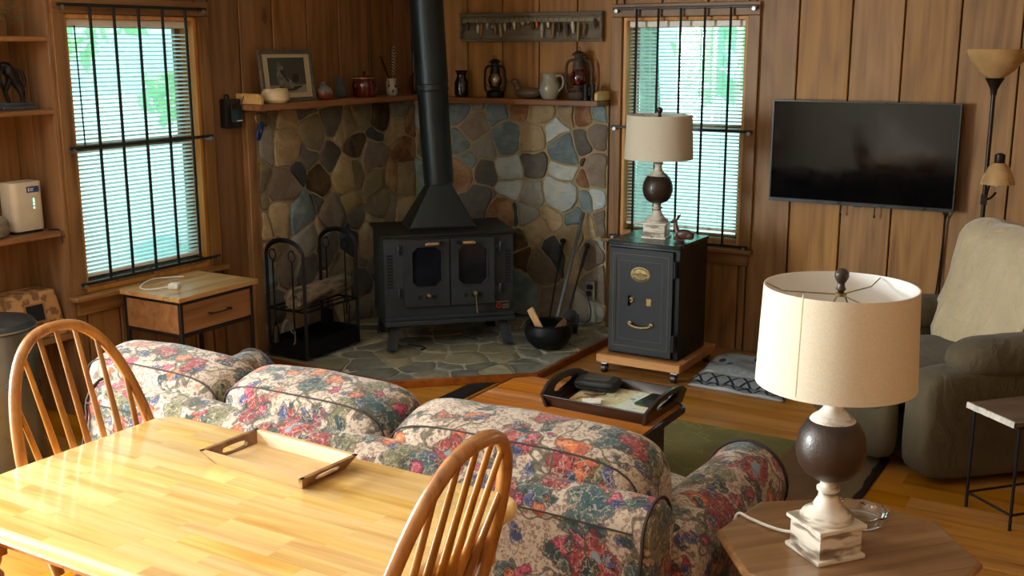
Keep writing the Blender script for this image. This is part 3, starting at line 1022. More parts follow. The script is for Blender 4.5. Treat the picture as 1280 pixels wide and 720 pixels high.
def hang_tool(x, y, kind, label):
    t = thing('hearth_tool', label, 'fireplace tool', (0.26 + x, -1.365 + y, HZ + .008), group='tools hanging on firewood rack')
    MB().tube([(.024 * math.cos(a), 0, .578 + .030 * math.sin(a)) for a in [2 * PI * i / 20 for i in range(20)]], .0035, 6, closed=True).build('ring_handle', m_iron, t)
    MB().cyl((0, 0, .548), (0, 0, .16), .005, n=8).build('shaft', m_iron, t)
    if kind == 'shovel':
        MB().prism([(-.03, .06), (.03, .06), (.045, -.05), (-.045, -.05)], -.003, .003, Matrix.Translation((0, 0, .12)) @ Matrix.Rotation(PI / 2, 4, 'X')).build('blade', m_iron, t, bevel=.001)
    elif kind == 'brush':
        MB().lathe([(.012, .17), (.02, .15), (.026, .08), (.022, .075), (0, .075)][::-1], 12).build('bristles', m_blackpl, t)
    elif kind == 'poker':
        MB().tube([(0, 0, .17), (0, 0, .10), (.0, -.012, .085)], .005, 6).tube([(0, 0, .14), (-.022, 0, .15), (-.03, 0, .165)], .004, 6).build('tip', m_steel, t)
    else:
        MB().tube([(0, 0, .3), (.02, 0, .22), (.015, 0, .1), (.0, 0, .08)], .004, 6).tube([(0, 0, .3), (-.02, 0, .22), (-.015, 0, .1), (0, 0, .08)], .004, 6).build('tong_arm', m_iron, t)


hang_tool(-.07, -ay - .02, 'brush', 'black hearth brush hanging by ring on rack arch facing drawer table')
hang_tool(.07, -ay - .02, 'poker', 'thin iron poker hanging by ring on rack arch facing drawer table')
hang_tool(-.07, ay - .02, 'shovel', 'black ash shovel hanging by ring on arch beside stone wall')
hang_tool(.07, ay - .02, 'tongs', 'iron log tongs hanging by ring on arch beside stone wall')
k = NM('rough_bark')
co = k.coord()
v_, _ = k.voro(k.vmath('MULTIPLY', co, (30, 7, 30)), 1.0)
nz, _ = k.noise(co, 25, 4)
k.bump(k.math('ADD', v_, nz), 1.0, 0.02)
m_log = k.fin(k.ramp(k.math('ADD', k.math('MULTIPLY', v_, .6), k.math('MULTIPLY', nz, .4)), [(.2, C(60, 50, 40)), (.5, C(120, 106, 88)), (.8, C(160, 148, 128))]), .9)
m_cut = wood('cut_log_end', C(70, 44, 24), C(120, 84, 50), C(150, 112, 72), 1, 40, 20, .8)
lg = thing('firewood_log', 'rough grey-barked log lying in firewood rack', 'log', (0.27, -1.33, HZ + .008 + .328), 0.10)
pts = [(.012 * mnoise.noise(Vector((0, t * 3, 1))), -.25 + .52 * t, .008 * mnoise.noise(Vector((t * 4, 0, 5)))) for t in [i / 12 for i in range(13)]]
b = MB().tube(pts, [.056 + .006 * mnoise.noise(Vector((t * .9, 3, 3))) for t in range(13)], 16)
b.v = [(x * (1 + .10 * mnoise.noise(Vector((x * 20, y * 6, z * 20)))), y, z * (1 + .10 * mnoise.noise(Vector((x * 20, y * 6, z * 20 + 9))))) for x, y, z in b.v]
b.build('bark', m_log, lg, ang=60)
MB().lathe([(.049, 0), (.047, .004), (.02, .005), (0, .005)], 16, M=Matrix.Translation((pts[-1][0], pts[-1][1], pts[-1][2])) @ Matrix.Rotation(-PI / 2, 4, 'X')).build('cut_end', m_cut, lg)

# ------------------------------------------------------------------ iron kettle, kindling, leaning tools, outlet
pot = thing('cast_iron_kettle', 'round black cast iron kettle on hearth beside safe', 'kettle', (1.405, -0.655, HZ + .006))
MB().shell([(.085, 0), (.118, .03), (.138, .075), (.140, .10), (.128, .135), (.118, .140), (.110, .135), (.122, .10), (.120, .07), (.08, .014), (.001, .012), (.001, 0)], 32).build('bowl', m_iron, pot)
MB().tube([(.128 * math.cos(a), .128 * math.sin(a), .138) for a in [2 * PI * i / 32 for i in range(32)]], .006, 6, closed=True).build('rim', m_iron, pot)
MB().tube(smooth_path([(.12, .05, .135), (.155, .06, .14), (.17, .03, .135), (.15, .0, .13), (.128, .01, .13)]), .005, 6).build('bail', m_iron, pot)
m_kind = wood('split_kindling', C(170, 124, 74), C(206, 160, 106), C(222, 182, 130), 2, 24, 2, .6)
kd = MB().bar((0, 0, 0), (-.115, .02, .17), .048, .014, up=(0, 1, .4)).build('kindling_stick', m_kind, None, bevel=.002)
kd.location = (1.40, -0.68, HZ + .045)
tag(kd, 'pale split kindling stick poking out of black kettle', 'kindling')
kd = MB().bar((0, 0, 0), (.07, .06, .10), .04, .02, up=(0, 1, .4)).build('kindling_stick', wood('dark_kindling', C(70, 44, 26), C(104, 68, 40), C(130, 90, 56), 2, 24, 2, .7), None, bevel=.002)
kd.location = (1.40, -0.62, HZ + .05)
tag(kd, 'short dark kindling piece lying inside black kettle', 'kindling')


def leaning(label, foot, top, kind):
    foot, top = Vector(foot), Vector(top)
    d = top - foot
    t = thing('leaning_tool', label, 'fireplace tool', foot)
    if kind == 'flat':
        MB().bar((0, 0, .0), d, .020, .010, up=(0, 1, .2)).build('flat_bar', plain('dull_grey_bar', C(84, 86, 86), .45, .6), t, bevel=.001)
    else:
        MB().cyl((0, 0, .002), d * .72, .0055, n=8).build('shaft', m_iron, t)
        MB().tube([d * .70, d * .74, d * .95, d * .955], [.007, .0105, .0105, .008], 10).build('grip', m_iron, t)
        MB().soft(d * .98, (.018, .018, .018), 2, 6).build('knob', m_iron, t)
        if kind == 'shovel':
            MB().prism([(-.05, .0), (.05, .0), (.055, .11), (.02, .14), (-.02, .14), (-.055, .11)], -.004, .004, Matrix.Translation((.03, .03, .0)) @ Matrix.Rotation(1.35, 4, 'X')).build('pan', m_iron, t, bevel=.001)


leaning('thin black fire iron with round knob leaning on stone wall', (1.235, -.36, HZ + .014), (1.185, -.075, .575), 'poker')
leaning('flat grey metal bar leaning on stone wall behind kettle', (1.31, -.42, HZ + .016), (1.325, -.075, .755), 'flat')
leaning('black hearth shovel with round knob leaning nearest the outlet', (1.355, -.39, HZ + .014), (1.365, -.09, .565), 'shovel')
ot = thing('wall_outlet', 'small grey electrical outlet box on stone wall', 'outlet', (1.375, -.052, .215))
MB().prism(rrect(-.033, .033, 0, .115, .006), 0, .02, Matrix(((1, 0, 0, 0), (0, 0, -1, 0), (0, 1, 0, 0), (0, 0, 0, 1)))).build('cover', plain('outlet_grey', C(120, 118, 112), .5, .3), ot, bevel=.002)
MB().prism(rrect(-.022, .022, .06, .09, .008), .0205, .024, Matrix(((1, 0, 0, 0), (0, 0, -1, 0), (0, 1, 0, 0), (0, 0, 0, 1)))).build('socket', m_void, ot)
pc = thing('power_cord', 'black power cord hanging from outlet down to hearth', 'cord', (1.375, -.08, .25))
MB().box(-.014, .014, -.02, .004, -.012, .018).build('plug', m_blackpl, pc, bevel=.004)
MB().tube(smooth_path([(0, -.015, -.005), (.012, -.03, -.04), (.028, -.03, -.10), (.02, -.04, -.16), (-.04, -.055, -.188), (-.12, -.06, -.196), (-.16, -.02, -.197)], 6), .0045, 6).build('wire', m_blackpl, pc)

# ------------------------------------------------------------------ safe on its dolly
m_safe = plain('black_safe_paint', C(22, 26, 29), 0.45, 0.0, 0.12, 12, 0.06, 200, spec=.3)
m_safetop = plain('satin_safe_top', C(40, 46, 46), 0.26, 0.4, 0.12, 9)
m_pin = plain('faint_gold_line', C(96, 86, 60), 0.5, .2)
m_dolly = wood('dolly_pine', C(128, 84, 44), C(170, 118, 66), C(192, 142, 86), 0, 26, 1.6, .5, knots=.4)
dl = thing('wheeled_dolly', 'low wooden dolly on black casters under safe', 'dolly', (2.045, -.565, 0))
for q in ((-.245, .245, -.265, -.225), (-.245, .245, .225, .265), (-.245, -.205, -.224, .224), (.205, .245, -.224, .224)):
    MB().box(q[0], q[1], q[2], q[3], .062, .108).build('frame_rail', m_dolly, dl, bevel=.004)
MB().box(-.204, .204, -.224, .224, .085, .104).build('deck', m_dolly, dl)
for sx in (-1, 1):
    for sy in (-1, 1):
        c_ = MB().cyl((sx * .205 - .012, sy * .235, .026), (sx * .205 + .012, sy * .235, .026), .026, n=18).build('caster', m_blackpl, dl)
        MB().box(sx * .205 - .018, sx * .205 + .018, sy * .235 - .012, sy * .235 + .012, .05, .062).cyl((sx * .205 - .016, sy * .235, .026), (sx * .205 + .016, sy * .235, .026), .009, n=10).build('fork', m_steel, c_)
sf = thing('iron_safe', 'old black iron safe with brass plate standing on dolly', 'safe', (2.045, -.575, .109))
SX, SY, SH = .203, .205, .625
MB().box(-SX, SX, -SY + .02, SY, 0, SH - .021).build('body', m_safe, sf, bevel=.006, seg=2)
MB().prism(rrect(-SX - .008, SX + .008, -SY - .004, SY + .004, .012, 3), SH - .020, SH).build('top', m_safetop, sf, bevel=.004)
dr_ = MB().box(-SX + .004, SX - .03, -SY, -SY + .019, .012, SH - .034).build('door', m_safe, sf, bevel=.003)


def frame_line(x0, x1, z0, z1, t, y):
    b = MB()
    for q in ((x0, x1, z0, z0 + t), (x0, x1, z1 - t, z1), (x0, x0 + t, z0 + t, z1 - t), (x1 - t, x1, z0 + t, z1 - t)):
        b.box(q[0], q[1], y - .0008, y, q[2], q[3])
    return b


frame_line(-SX + .03, SX - .055, .05, SH - .065, .0022, -SY).build('pinstripe', m_pin, dr_)
frame_line(-SX + .065, SX - .09, .09, SH - .10, .0016, -SY).build('pinstripe', m_pin, dr_)
MB().box(-SX + .045, -SX + .05, -SY - .003, -SY, .07, SH - .09).build('panel_bead', m_safe, dr_)
for z in (.10, .50):
    MB().cyl((SX - .017, -SY - .004, z - .045), (SX - .017, -SY - .004, z + .045), .011, n=12).build('hinge', m_safe, sf)
M_ = lambda x, z, rx=PI / 2: Matrix.Translation((x, -SY, z)) @ Matrix.Rotation(rx, 4, 'X')
pl_ = MB().lathe([(.001, .006), (.026, .0055), (.0305, .004), (.031, 0)][::-1], 36, M=M_(-.012, .455) @ Matrix.Diagonal((1.85, 1.30, 1, 1))).build('brass_plate', m_brass, dr_)
b = MB()
for i in range(12):
    for s_ in (1, -1):
        a = s_ * (PI / 2 + (i - 5.5) * .17)
        x, z = .0245 * 1.85 * math.cos(a), .0245 * 1.30 * math.sin(a)
        b.box(-.012 + x - .0019, -.012 + x + .0019, -SY - .0075, -SY - .005, .455 + z - .0036, .455 + z + .0036)
for i in range(14):
    x = -.034 + i * .0053
    if abs(x) > .012:
        b.box(-.012 + x - .0018, -.012 + x + .0018, -SY - .0078, -SY - .0055, .4525, .4575)
b.tube([(-.012 + .0105 * math.cos(a), -SY - .0065, .455 + .0105 * math.sin(a)) for a in [2 * PI * i / 16 for i in range(16)]], .0009, 4, closed=True)
b.tube([(-.012 + .005 * math.cos(a), -SY - .0065, .455 + .0075 * math.sin(a)) for a in [2 * PI * i / 10 for i in range(10)]], .0008, 4, closed=True)
b.build('engraving', plain('engraved_dark', C(60, 48, 26), .6), pl_, smooth=False)
MB().lathe([(0, .012), (.012, .011), (.017, .006), (.018, 0)][::-1], 20, M=M_(-.062, .312)).build('keyhole_boss', m_brass, dr_)
MB().box(-.078, -.072, -SY - .022, -SY - .003, .280, .335).cyl((-.072, -SY - .012, .312), (-.058, -SY - .012, .312), .006, n=8).build('lock_handle', m_iron, dr_)
MB().prism([(-.013, -.02), (.013, -.02), (.016, -.008), (.012, 0), (.016, .008), (.013, .02), (-.013, .02), (-.016, .008), (-.012, 0), (-.016, -.008)], 0, .004, M_(.040, .308)).build('escutcheon', m_brass, dr_, bevel=.001)
pts = [(.070 * math.sin(t) - .004, -SY - .014 - .004 * math.cos(t * 1.2), .195 - .028 * math.cos(t)) for t in [-1.15 + 2.3 * i / 12 for i in range(13)]]
MB().tube(pts, [.008, .0085, .009, .009, .009, .009, .009, .009, .009, .009, .009, .0085, .008], 8, flat=.8).lathe([(.012, 0), (.012, .01), (0, .012)], 12, M=M_(-.066, .184)).lathe([(.012, 0), (.012, .01), (0, .012)], 12, M=M_(.058, .184)).build('curved_handle', m_brass, dr_)

# ------------------------------------------------------------------ things on the left mantel shelf
m_cream = plain('cream_glaze', C(214, 196, 160), 0.25, 0, 0.1, 20, coat=.4)
m_maroon = plain('maroon_glaze', C(84, 26, 22), 0.14, 0, 0.2, 18, coat=.6)
m_greyglaze = plain('grey_stoneware', C(148, 146, 130), 0.22, 0, 0.1, 14, coat=.4)
m_blackglaze = plain('black_glaze', C(22, 26, 28), 0.12, 0, 0.1, coat=.5)
m_grframe = wood('weathered_grey_frame', C(74, 72, 64), C(102, 100, 90), C(122, 120, 108), 0, 40, 3, .6)
m_matboard = plain('cream_mat_board', C(196, 186, 154), 0.8, 0, 0.04)


def drawing_mat():
    # soft pencil still life: dark ground above, pale table below
    k = NM('pencil_drawing_ground')
    co = k.coord()
    sep = k.n('ShaderNodeSeparateXYZ', {0: co})
    f, _ = k.noise(co, 30, 4)
    t = k.step(sep.outputs[2], -.055, -.045)
    c = k.mix(t, C(150, 146, 128), C(62, 66, 62))
    c = k.mix(k.math('MULTIPLY', f, .3), c, C(110, 110, 100))
    return k.fin(c, .35)


fr = thing('framed_drawing', 'framed grey pencil drawing of a boot leaning on mantel shelf', 'picture', (.105, -1.315, ZS + .001))
tl = Matrix.Rotation(-.10, 4, 'Y') @ Matrix.Rotation(PI / 2, 4, 'Z')     # local x along wall, y into the wall
FW, FH = .215, .285


def fbox(b, x0, x1, y0, y1, z0, z1):
    return b.box(x0, x1, y0, y1, z0, z1, tl)


for q in ((-FW, FW, 0, .022), (-FW, FW, FH - .022, FH)):
    fbox(MB(), q[0], q[1], -.010, .010, q[2], q[3]).build('frame_rail', m_grframe, fr, bevel=.002)
for q in ((-FW, -FW + .022), (FW - .022, FW)):
    fbox(MB(), q[0], q[1], -.010, .010, .022, FH - .022).build('frame_stile', m_grframe, fr, bevel=.002)
fbox(MB(), -FW + .022, FW - .022, .000, .006, .022, FH - .022).build('mat_board', m_matboard, fr, smooth=False)
dw = fbox(MB(), -.148, .148, -.002, -.0005, -.095, .100)
dw.v = [(v[0] , v[1], v[2]) for v in dw.v]
do = dw.build('drawing', drawing_mat(), fr, smooth=False)
do.location = tl @ Vector((0, 0, .143))
# the boot in the drawing: flat pencil shapes on the sheet
m_boot = plain('pencil_mid_grey', C(122, 120, 106), .6, 0, .35, 40)
m_bootd = plain('pencil_dark_grey', C(48, 50, 48), .6, 0, .2, 40)


def flat(poly, z, mat, name='pencil_shape', par=None):
    b = MB()
    vs = [(x, -.0022 - z, y) for x, y in poly]
    vs2 = [(x, -.0018 - z, y) for x, y in poly]
    n = len(poly)
    b.add(vs + vs2, [tuple(range(n)), tuple(range(2 * n - 1, n - 1, -1))], tl)
    return b.build(name, mat, do, smooth=False)


flat([(-.10, -.075), (.02, -.085), (.06, -.08), (.11, -.062), (.12, -.055), (.02, -.06), (-.06, -.055)], 0, m_bootd, 'cast_shadow')
flat([(-.075, .085), (-.03, .048), (-.04, .02), (-.005, -.01), (.02, -.025), (.045, .012), (.08, .018), (.098, -.005), (.094, -.04), (.05, -.045), (.035, -.07), (-.01, -.075), (-.06, -.06), (-.085, -.035), (-.088, 0), (-.078, .04)], .0005, m_boot, 'boot')
flat([(.04, .008), (.08, .014), (.094, -.006), (.090, -.036), (.055, -.042), (.03, -.03)], .001, m_bootd, 'boot_toe')
flat([(-.06, .035), (-.03, .03), (-.03, .015), (-.01, -.01), (.01, -.03), (0, -.035), (-.03, -.005), (-.055, .015)], .001, m_bootd, 'boot_tongue')
bl = MB().shell([(.0, 0), (.055, 0), (.075, .018), (.078, .045), (.068, .075), (.064, .078), (.060, .073), (.068, .045), (.064, .022), (.0, .012)], 32).build('glazed_bowl', m_cream)
bl.location = (.142, -1.475, ZS + .001)
tag(bl, 'cream glazed bowl on shelf in front of framed drawing', 'bowl')


def two_tone():
    k = NM('blue_over_red_glaze')
    sep = k.n('ShaderNodeSeparateXYZ', {0: k.coord()})
    f, _ = k.noise(k.coord(), 40, 3)
    t = k.step(k.math('ADD', sep.outputs[2], k.math('MULTIPLY', k.math('SUBTRACT', f, .5), .05)), .042, .058)
    return k.fin(k.mix(t, C(120, 58, 40), C(112, 122, 126)), .3, coat=.3)


v = thing('bud_vase', 'small round vase with blue-grey top and rusty base', 'vase', (.11, -1.03, ZS + .001))
MB().lathe([(.030, 0), (.046, .015), (.050, .038), (.042, .062), (.022, .078), (.009, .084), (.009, .094), (.013, .100), (.008, .101), (.005, .09), (0, .088)], 28).build('body', two_tone(), v)
MB().tube([(.0, -.012, .086), (0, -.03, .09), (0, -.036, .078)], .003, 6).build('ear', plain('vase_ear', C(100, 108, 112), .3), v)
sl_ = MB().prism([(-.028, 0), (.026, 0), (.030, .05), (.022, .10), (.004, .125), (-.018, .118), (-.030, .06)], -.006, .006, Matrix.Rotation(-.16, 4, 'Y') @ Matrix.Rotation(PI / 2 - .9, 4, 'Z') @ Matrix.Rotation(PI / 2, 4, 'X')).build('slate_piece', SM['c'], None, bevel=.003)
sl_.location = (.10, -.86, ZS + .008)
tag(sl_, 'thin upright dark slate piece between small vase and maroon jar', 'stone')
j = thing('lidded_jar', 'shiny maroon lidded crock on mantel shelf', 'jar', (.105, -.645, ZS + .001))
MB().lathe([(.058, 0), (.070, .012), (.076, .06), (.078, .075), (.068, .098), (.072, .108), (.072, .114), (.0, .114)], 32).build('body', m_maroon, j)
MB().lathe([(.0745, .115), (.0745, .121), (.05, .128), (.018, .133), (.0, .134)], 32).build('lid', m_maroon, j)
MB().tube([(.0735 * math.cos(a), .0735 * math.sin(a), .1145) for a in [2 * PI * i / 32 for i in range(32)]], .003, 5, closed=True).build('rim_band', plain('tan_rim', C(176, 130, 84), .3), j)
MB().lathe([(.006, .133), (.010, .142), (.012, .149), (.007, .155), (0, .156)], 14).build('knob', m_maroon, j)
for q in (-1, 1):
    MB().tube([(q * .0, q * .070, .055), (0, q * .09, .06), (0, q * .09, .08), (0, q * .07, .085)], .006, 7).build('lug', m_maroon, j)
p = thing('small_pitcher', 'little cream pitcher with dark spots holding feathers', 'pitcher', (.10, -.365, ZS + .001))
b = MB().shell([(0, 0), (.028, 0), (.036, .018), (.037, .038), (.027, .068), (.026, .088), (.031, .104), (.0275, .104), (.022, .086), (.022, .066), (.0, .05)], 24).build('body', plain('spotted_cream', C(190, 182, 164), .35, 0, .06), p)
MB().tube(smooth_path([(0, -.026, .09), (0, -.048, .085), (0, -.05, .06), (0, -.034, .045)]), .0045, 7).build('handle', b.data.materials[0], p)
for (a, z, s_) in ((.0, .055, .010), (-.7, .028, .009), (.75, .03, .009), (-1.5, .06, .008)):
    r_ = .030 if z > .05 else .0365
    MB().soft((r_ * math.cos(a), r_ * math.sin(a), z), (s_ * .5, s_, s_ * 1.1), 2.2, 4).build('spot', m_blackglaze, p)


def barred():
    k = NM('barred_feather')
    sep = k.n('ShaderNodeSeparateXYZ', {0: k.coord()})
    w_ = k.math('SINE', k.math('ADD', k.math('MULTIPLY', sep.outputs[2], 330.0), k.math('MULTIPLY', k.math('ABSOLUTE', sep.outputs[1]), 120)))
    return k.fin(k.mix(k.step(w_, -.1, .2), C(66, 54, 44), C(196, 188, 170)), .8)


m_barred = barred()
m_dfeather = plain('dark_feather', C(44, 32, 26), .8)
for lab, mat, h, wid, tx, ty in (('long barred grey feather standing in little cream pitcher', m_barred, .25, .017, .00, .03), ('second barred feather leaning in little cream pitcher', m_barred, .22, .015, -.01, .07), ('dark brown feather leaning out of little cream pitcher', m_dfeather, .19, .012, .0, -.11), ('thin brown reed stem rising from little cream pitcher', m_dfeather, .27, .002, .01, -.03)):
    f = thing('feather', lab, 'feather', (.10, -.365, ZS + .056), group='feathers in the little pitcher')
    MB().tube([(0, 0, 0), (tx, ty * .5, h * .5), (tx * 2, ty, h)], .0016, 5).build('quill', mat, f)
    n = 10
    L_, R_ = [], []
    for i in range(n + 1):
        t = .25 + .75 * i / n
        c_ = Vector((tx * 2 * t, ty * t, h * t))
        ww = wid * math.sin(PI * min(1, (i + .6) / (n + 1.0))) ** .5
        L_.append(c_ + Vector((.001, -ww, 0)))
        R_.append(c_ + Vector((.001, ww, 0)))
    b = MB()
    b.add([tuple(x) for x in L_ + R_] + [tuple(x + Vector((.0015, 0, 0))) for x in L_ + R_], [(i, i + 1, n + 2 + i, n + 1 + i) for i in range(n)] + [(2 * n + 2 + i, 3 * n + 3 + i, 3 * n + 4 + i, 2 * n + 3 + i) for i in range(n)])
    b.build('vane', mat, f)
wr_ = thing('wire_basket', 'dark wire loop basket in the mantel corner behind flue pipe', 'basket', (.10, -.12, ZS + .001))
for a in (0, .8, 1.6, 2.4):
    MB().tube([(.032 * math.cos(t) * math.cos(a), .032 * math.cos(t) * math.sin(a), .07 + .065 * math.sin(t)) for t in [2 * PI * i / 24 for i in range(24)]], .0022, 5, closed=True).build('wire_hoop', m_iron, wr_)
MB().lathe([(.025, 0), (.025, .006), (0, .006)], 16).build('foot', m_iron, wr_)

# ------------------------------------------------------------------ things on the right mantel shelf
ZR = ZS - .012 + .001
bv = MB().shell([(0, 0), (.040, 0), (.046, .02), (.046, .09), (.030, .125), (.029, .14), (.044, .165), (.041, .165), (.024, .14), (.025, .123), (.038, .09), (0, .02)], 28).build('black_vase', m_blackglaze)
bv.location = (.452, -.095, ZR)
tag(bv, 'black glazed vase with flared lip on mantel beside flue pipe', 'vase')
m_lglass = glass('clear_globe', (.93, .93, .88, 1), .10)
m_rglass = NM('ruby_globe')
m_rglass = m_rglass.fin(C(62, 9, 13), .08, 0, .7, .5)
m_rust = plain('rusty_grey_tin', C(78, 66, 54), .6, .4, .3, 30)
m_bktin = plain('black_tin', C(28, 30, 30), .42, .4, .15)


def lantern(loc, label, tin, globe, s=1.0, flame=True):
    L = thing('oil_lantern', label, 'lantern', loc, .35)
    R = lambda pr: [(r * s, z * s) for r, z in pr]
    MB().lathe(R([(.052, 0), (.056, .006), (.056, .034), (.048, .042), (.022, .048), (.022, .056), (0, .056)]), 28).build('fuel_tank', tin, L)
    MB().lathe(R([(.030, .057), (.036, .063), (.034, .069), (0, .069)]), 24).build('globe_seat', tin, L)
    MB().shell(R([(.030, .069), (.040, .088), (.043, .108), (.038, .132), (.028, .148), (.026, .148), (.036, .13), (.041, .108), (.038, .09), (.028, .069)]), 28).build('globe', globe, L)
    MB().lathe(R([(.013, .069), (.013, .082), (.006, .086), (.006, .094), (0, .095)]), 14).build('burner', m_brass, L)
    MB().lathe(R([(.031, .148), (.033, .156), (.030, .17), (.026, .19), (.030, .194), (.030, .200), (.022, .204), (.022, .212), (.034, .216), (.036, .222), (.018, .236), (0, .240)]), 24).build('chimney_cap', tin, L)
    for q in (-1, 1):
        MB().tube(smooth_path([(q * .05 * s, 0, .03 * s), (q * .064 * s, 0, .06 * s), (q * .064 * s, 0, .15 * s), (q * .054 * s, 0, .185 * s), (q * .028 * s, 0, .196 * s)], 4), .0075 * s, 8).build('side_tube', tin, L)
    MB().tube(smooth_path([(-.066 * s, 0, .13 * s), (-.072 * s, .03 * s, .10 * s), (-.05 * s, .058 * s, .065 * s), (0, .068 * s, .05 * s), (.05 * s, .058 * s, .065 * s), (.072 * s, .03 * s, .10 * s), (.066 * s, 0, .13 * s)], 4), .002 * s, 5).build('bail_wire', tin, L)
    MB().tube([(.0 * s + .009 * s * math.cos(a), 0, .247 * s + .009 * s * math.sin(a)) for a in [2 * PI * i / 14 for i in range(14)]], .002 * s, 5, closed=True).build('lift_ring', tin, L)
    return L


lantern((.705, -.098, ZR), 'black oil lantern with clear glass globe on mantel', m_bktin, m_lglass, 1.0)
lantern((1.288, -.085, ZR), 'rusty oil lantern with red glass globe on mantel', m_rust, m_rglass, 1.20)
m_duck = wood('carved_duck_wood', C(56, 42, 28), C(84, 64, 44), C(106, 84, 60), 0, 40, 6, .5)
dk = thing('duck_decoy', 'carved brown wooden duck decoy beside clear lantern', 'duck decoy', (.935, -.10, ZR), .05)
MB().soft((.01, 0, .034), (.092, .042, .036), 2.2, 10).build('body', m_duck, dk)
MB().tube(smooth_path([(-.050, 0, .045), (-.066, 0, .07), (-.074, 0, .092)]), [.026] * 4 + [.021] * 4 + [.020], 12).soft((-.080, 0, .100), (.028, .021, .022), 2, 8).build('head', m_duck, dk)
MB().soft((-.116, 0, .094), (.022, .010, .0055), 2.4, 6).build('bill', plain('duck_bill', C(96, 84, 62), .45), dk)
MB().prism([(.08, -.022), (.12, -.012), (.128, 0), (.12, .012), (.08, .022)], .046, .058).build('tail', m_duck, dk, bevel=.003)
for q in (-1, 1):
    MB().soft((.018, q * .030, .036), (.062, .012, .018), 2.2, 7).build('wing', wood('duck_wing', C(44, 34, 24), C(76, 60, 40), C(104, 84, 56), 0, 60, 10, .5), dk)
    MB().soft((-.090, q * .0195, .106), (.003, .002, .003), 2, 4).build('eye', m_blackglaze, dk)
pt = thing('stoneware_pitcher', 'grey glazed stoneware pitcher on mantel between decoy and red lantern', 'pitcher', (1.108, -.117, ZR))
b = MB().shell([(0, 0), (.042, 0), (.056, .02), (.066, .055), (.062, .09), (.048, .12), (.046, .135), (.052, .152), (.048, .152), (.041, .135), (.043, .12), (.056, .09), (.058, .055), (.038, .014), (0, .012)], 32)
b.v = [(x - max(0, (z - .13) / .022) * .014 * max(0, -x / .05), y, z) for x, y, z in b.v]
b.build('body', m_greyglaze, pt)
MB().tube(smooth_path([(.045, 0, .138), (.075, 0, .142), (.092, 0, .115), (.085, 0, .075), (.062, 0, .05)], 5), .007, 8).build('handle', m_greyglaze, pt)
bn = thing('binoculars', 'old black binoculars standing upright by red lantern', 'binoculars', (1.385, -.135, ZR), .4)
for q in (-1, 1):
    MB().lathe([(.019, 0), (.019, .02), (.017, .024), (.014, .05), (.0125, .075), (.0155, .078), (.0155, .092), (.012, .094), (0, .094)], 16, o=(q * .021, 0, 0)).build('barrel', m_bktin, bn)
MB().box(-.012, .012, -.006, .006, .028, .036).cyl((0, 0, .03), (0, 0, .075), .005, n=10).box(-.012, .012, -.005, .005, .066, .072).build('bridge', m_bktin, bn)

# ------------------------------------------------------------------ lure rack on the wall
rp = thing('lure_rack', 'long weathered grey wooden rack of hanging lures on plank wall', 'rack', (.91, -.0005, 1.78))
m_rack = wood('weathered_rack', C(74, 66, 54), C(104, 96, 80), C(124, 116, 98), 0, 30, 1.5, .7)
MB().box(-.505, .505, -.02, 0, 0, .175).build('back_board', m_rack, rp, bevel=.002)
MB().box(-.505, .505, -.042, -.0205, .153, .175).build('top_rail', m_rack, rp, bevel=.002)
MB().box(-.505, .505, -.030, -.0205, 0, .016).build('bottom_rail', m_rack, rp, bevel=.002)
MB().box(-.495, .495, -.028, -.0205, .118, .140).build('hook_strip', wood('pale_strip', C(110, 102, 84), C(136, 128, 106), C(150, 140, 118), 0, 30, 1.5, .7), rp, bevel=.001)
for q in (-1, 1):
    MB().box(min(q * .490, q * .505), max(q * .490, q * .505), -.042, -.0205, .0165, .1525).build('end_board', m_rack, rp, bevel=.002)
LC = {'b': ('brown', plain('lure_brown', C(124, 94, 66), .35, 0, .25, 60, coat=.4)), 'w': ('pale white', plain('lure_white', C(206, 200, 184), .3, 0, .15, 60, coat=.4)),
      'a': ('amber', plain('lure_amber', C(176, 124, 52), .3, 0, .2, 60, coat=.4)), 'o': ('olive', plain('lure_olive', C(142, 126, 80), .35, 0, .25, 60, coat=.4)),
      'g': ('silver grey', plain('lure_grey', C(164, 160, 148), .3, .2, .25, 60)), 'r': ('orange', plain('lure_orange', C(190, 96, 36), .3, 0, .25, 60, coat=.4)),
      'd': ('dark', plain('lure_dark', C(64, 50, 40), .35, 0, .25, 60))}
LZ = [(105, 160, 245, 'd'), (155, 150, 240, 'd'), (208, 155, 212, 'b'), (238, 170, 262, 'w'), (266, 165, 292, 'a'), (312, 152, 226, 'g'), (348, 170, 226, 'g'), (370, 165, 276, 'b'), (410, 165, 296, 'o'),
      (445, 160, 246, 'g'), (485, 155, 226, 'd'), (520, 150, 232, 'w'), (556, 160, 230, 'b'), (587, 145, 207, 'g'), (632, 150, 185, 'w'), (665, 155, 240, 'd'), (692, 150, 226, 'r'), (732, 165, 300, 'g'),
      (778, 155, 222, 'w'), (820, 160, 306, 'b'), (860, 160, 272, 'd'), (915, 170, 296, 'd'), (958, 155, 266, 'w'), (1003, 160, 332, 'o'), (1048, 170, 298, 'b'), (1115, 135, 232, 'd')]
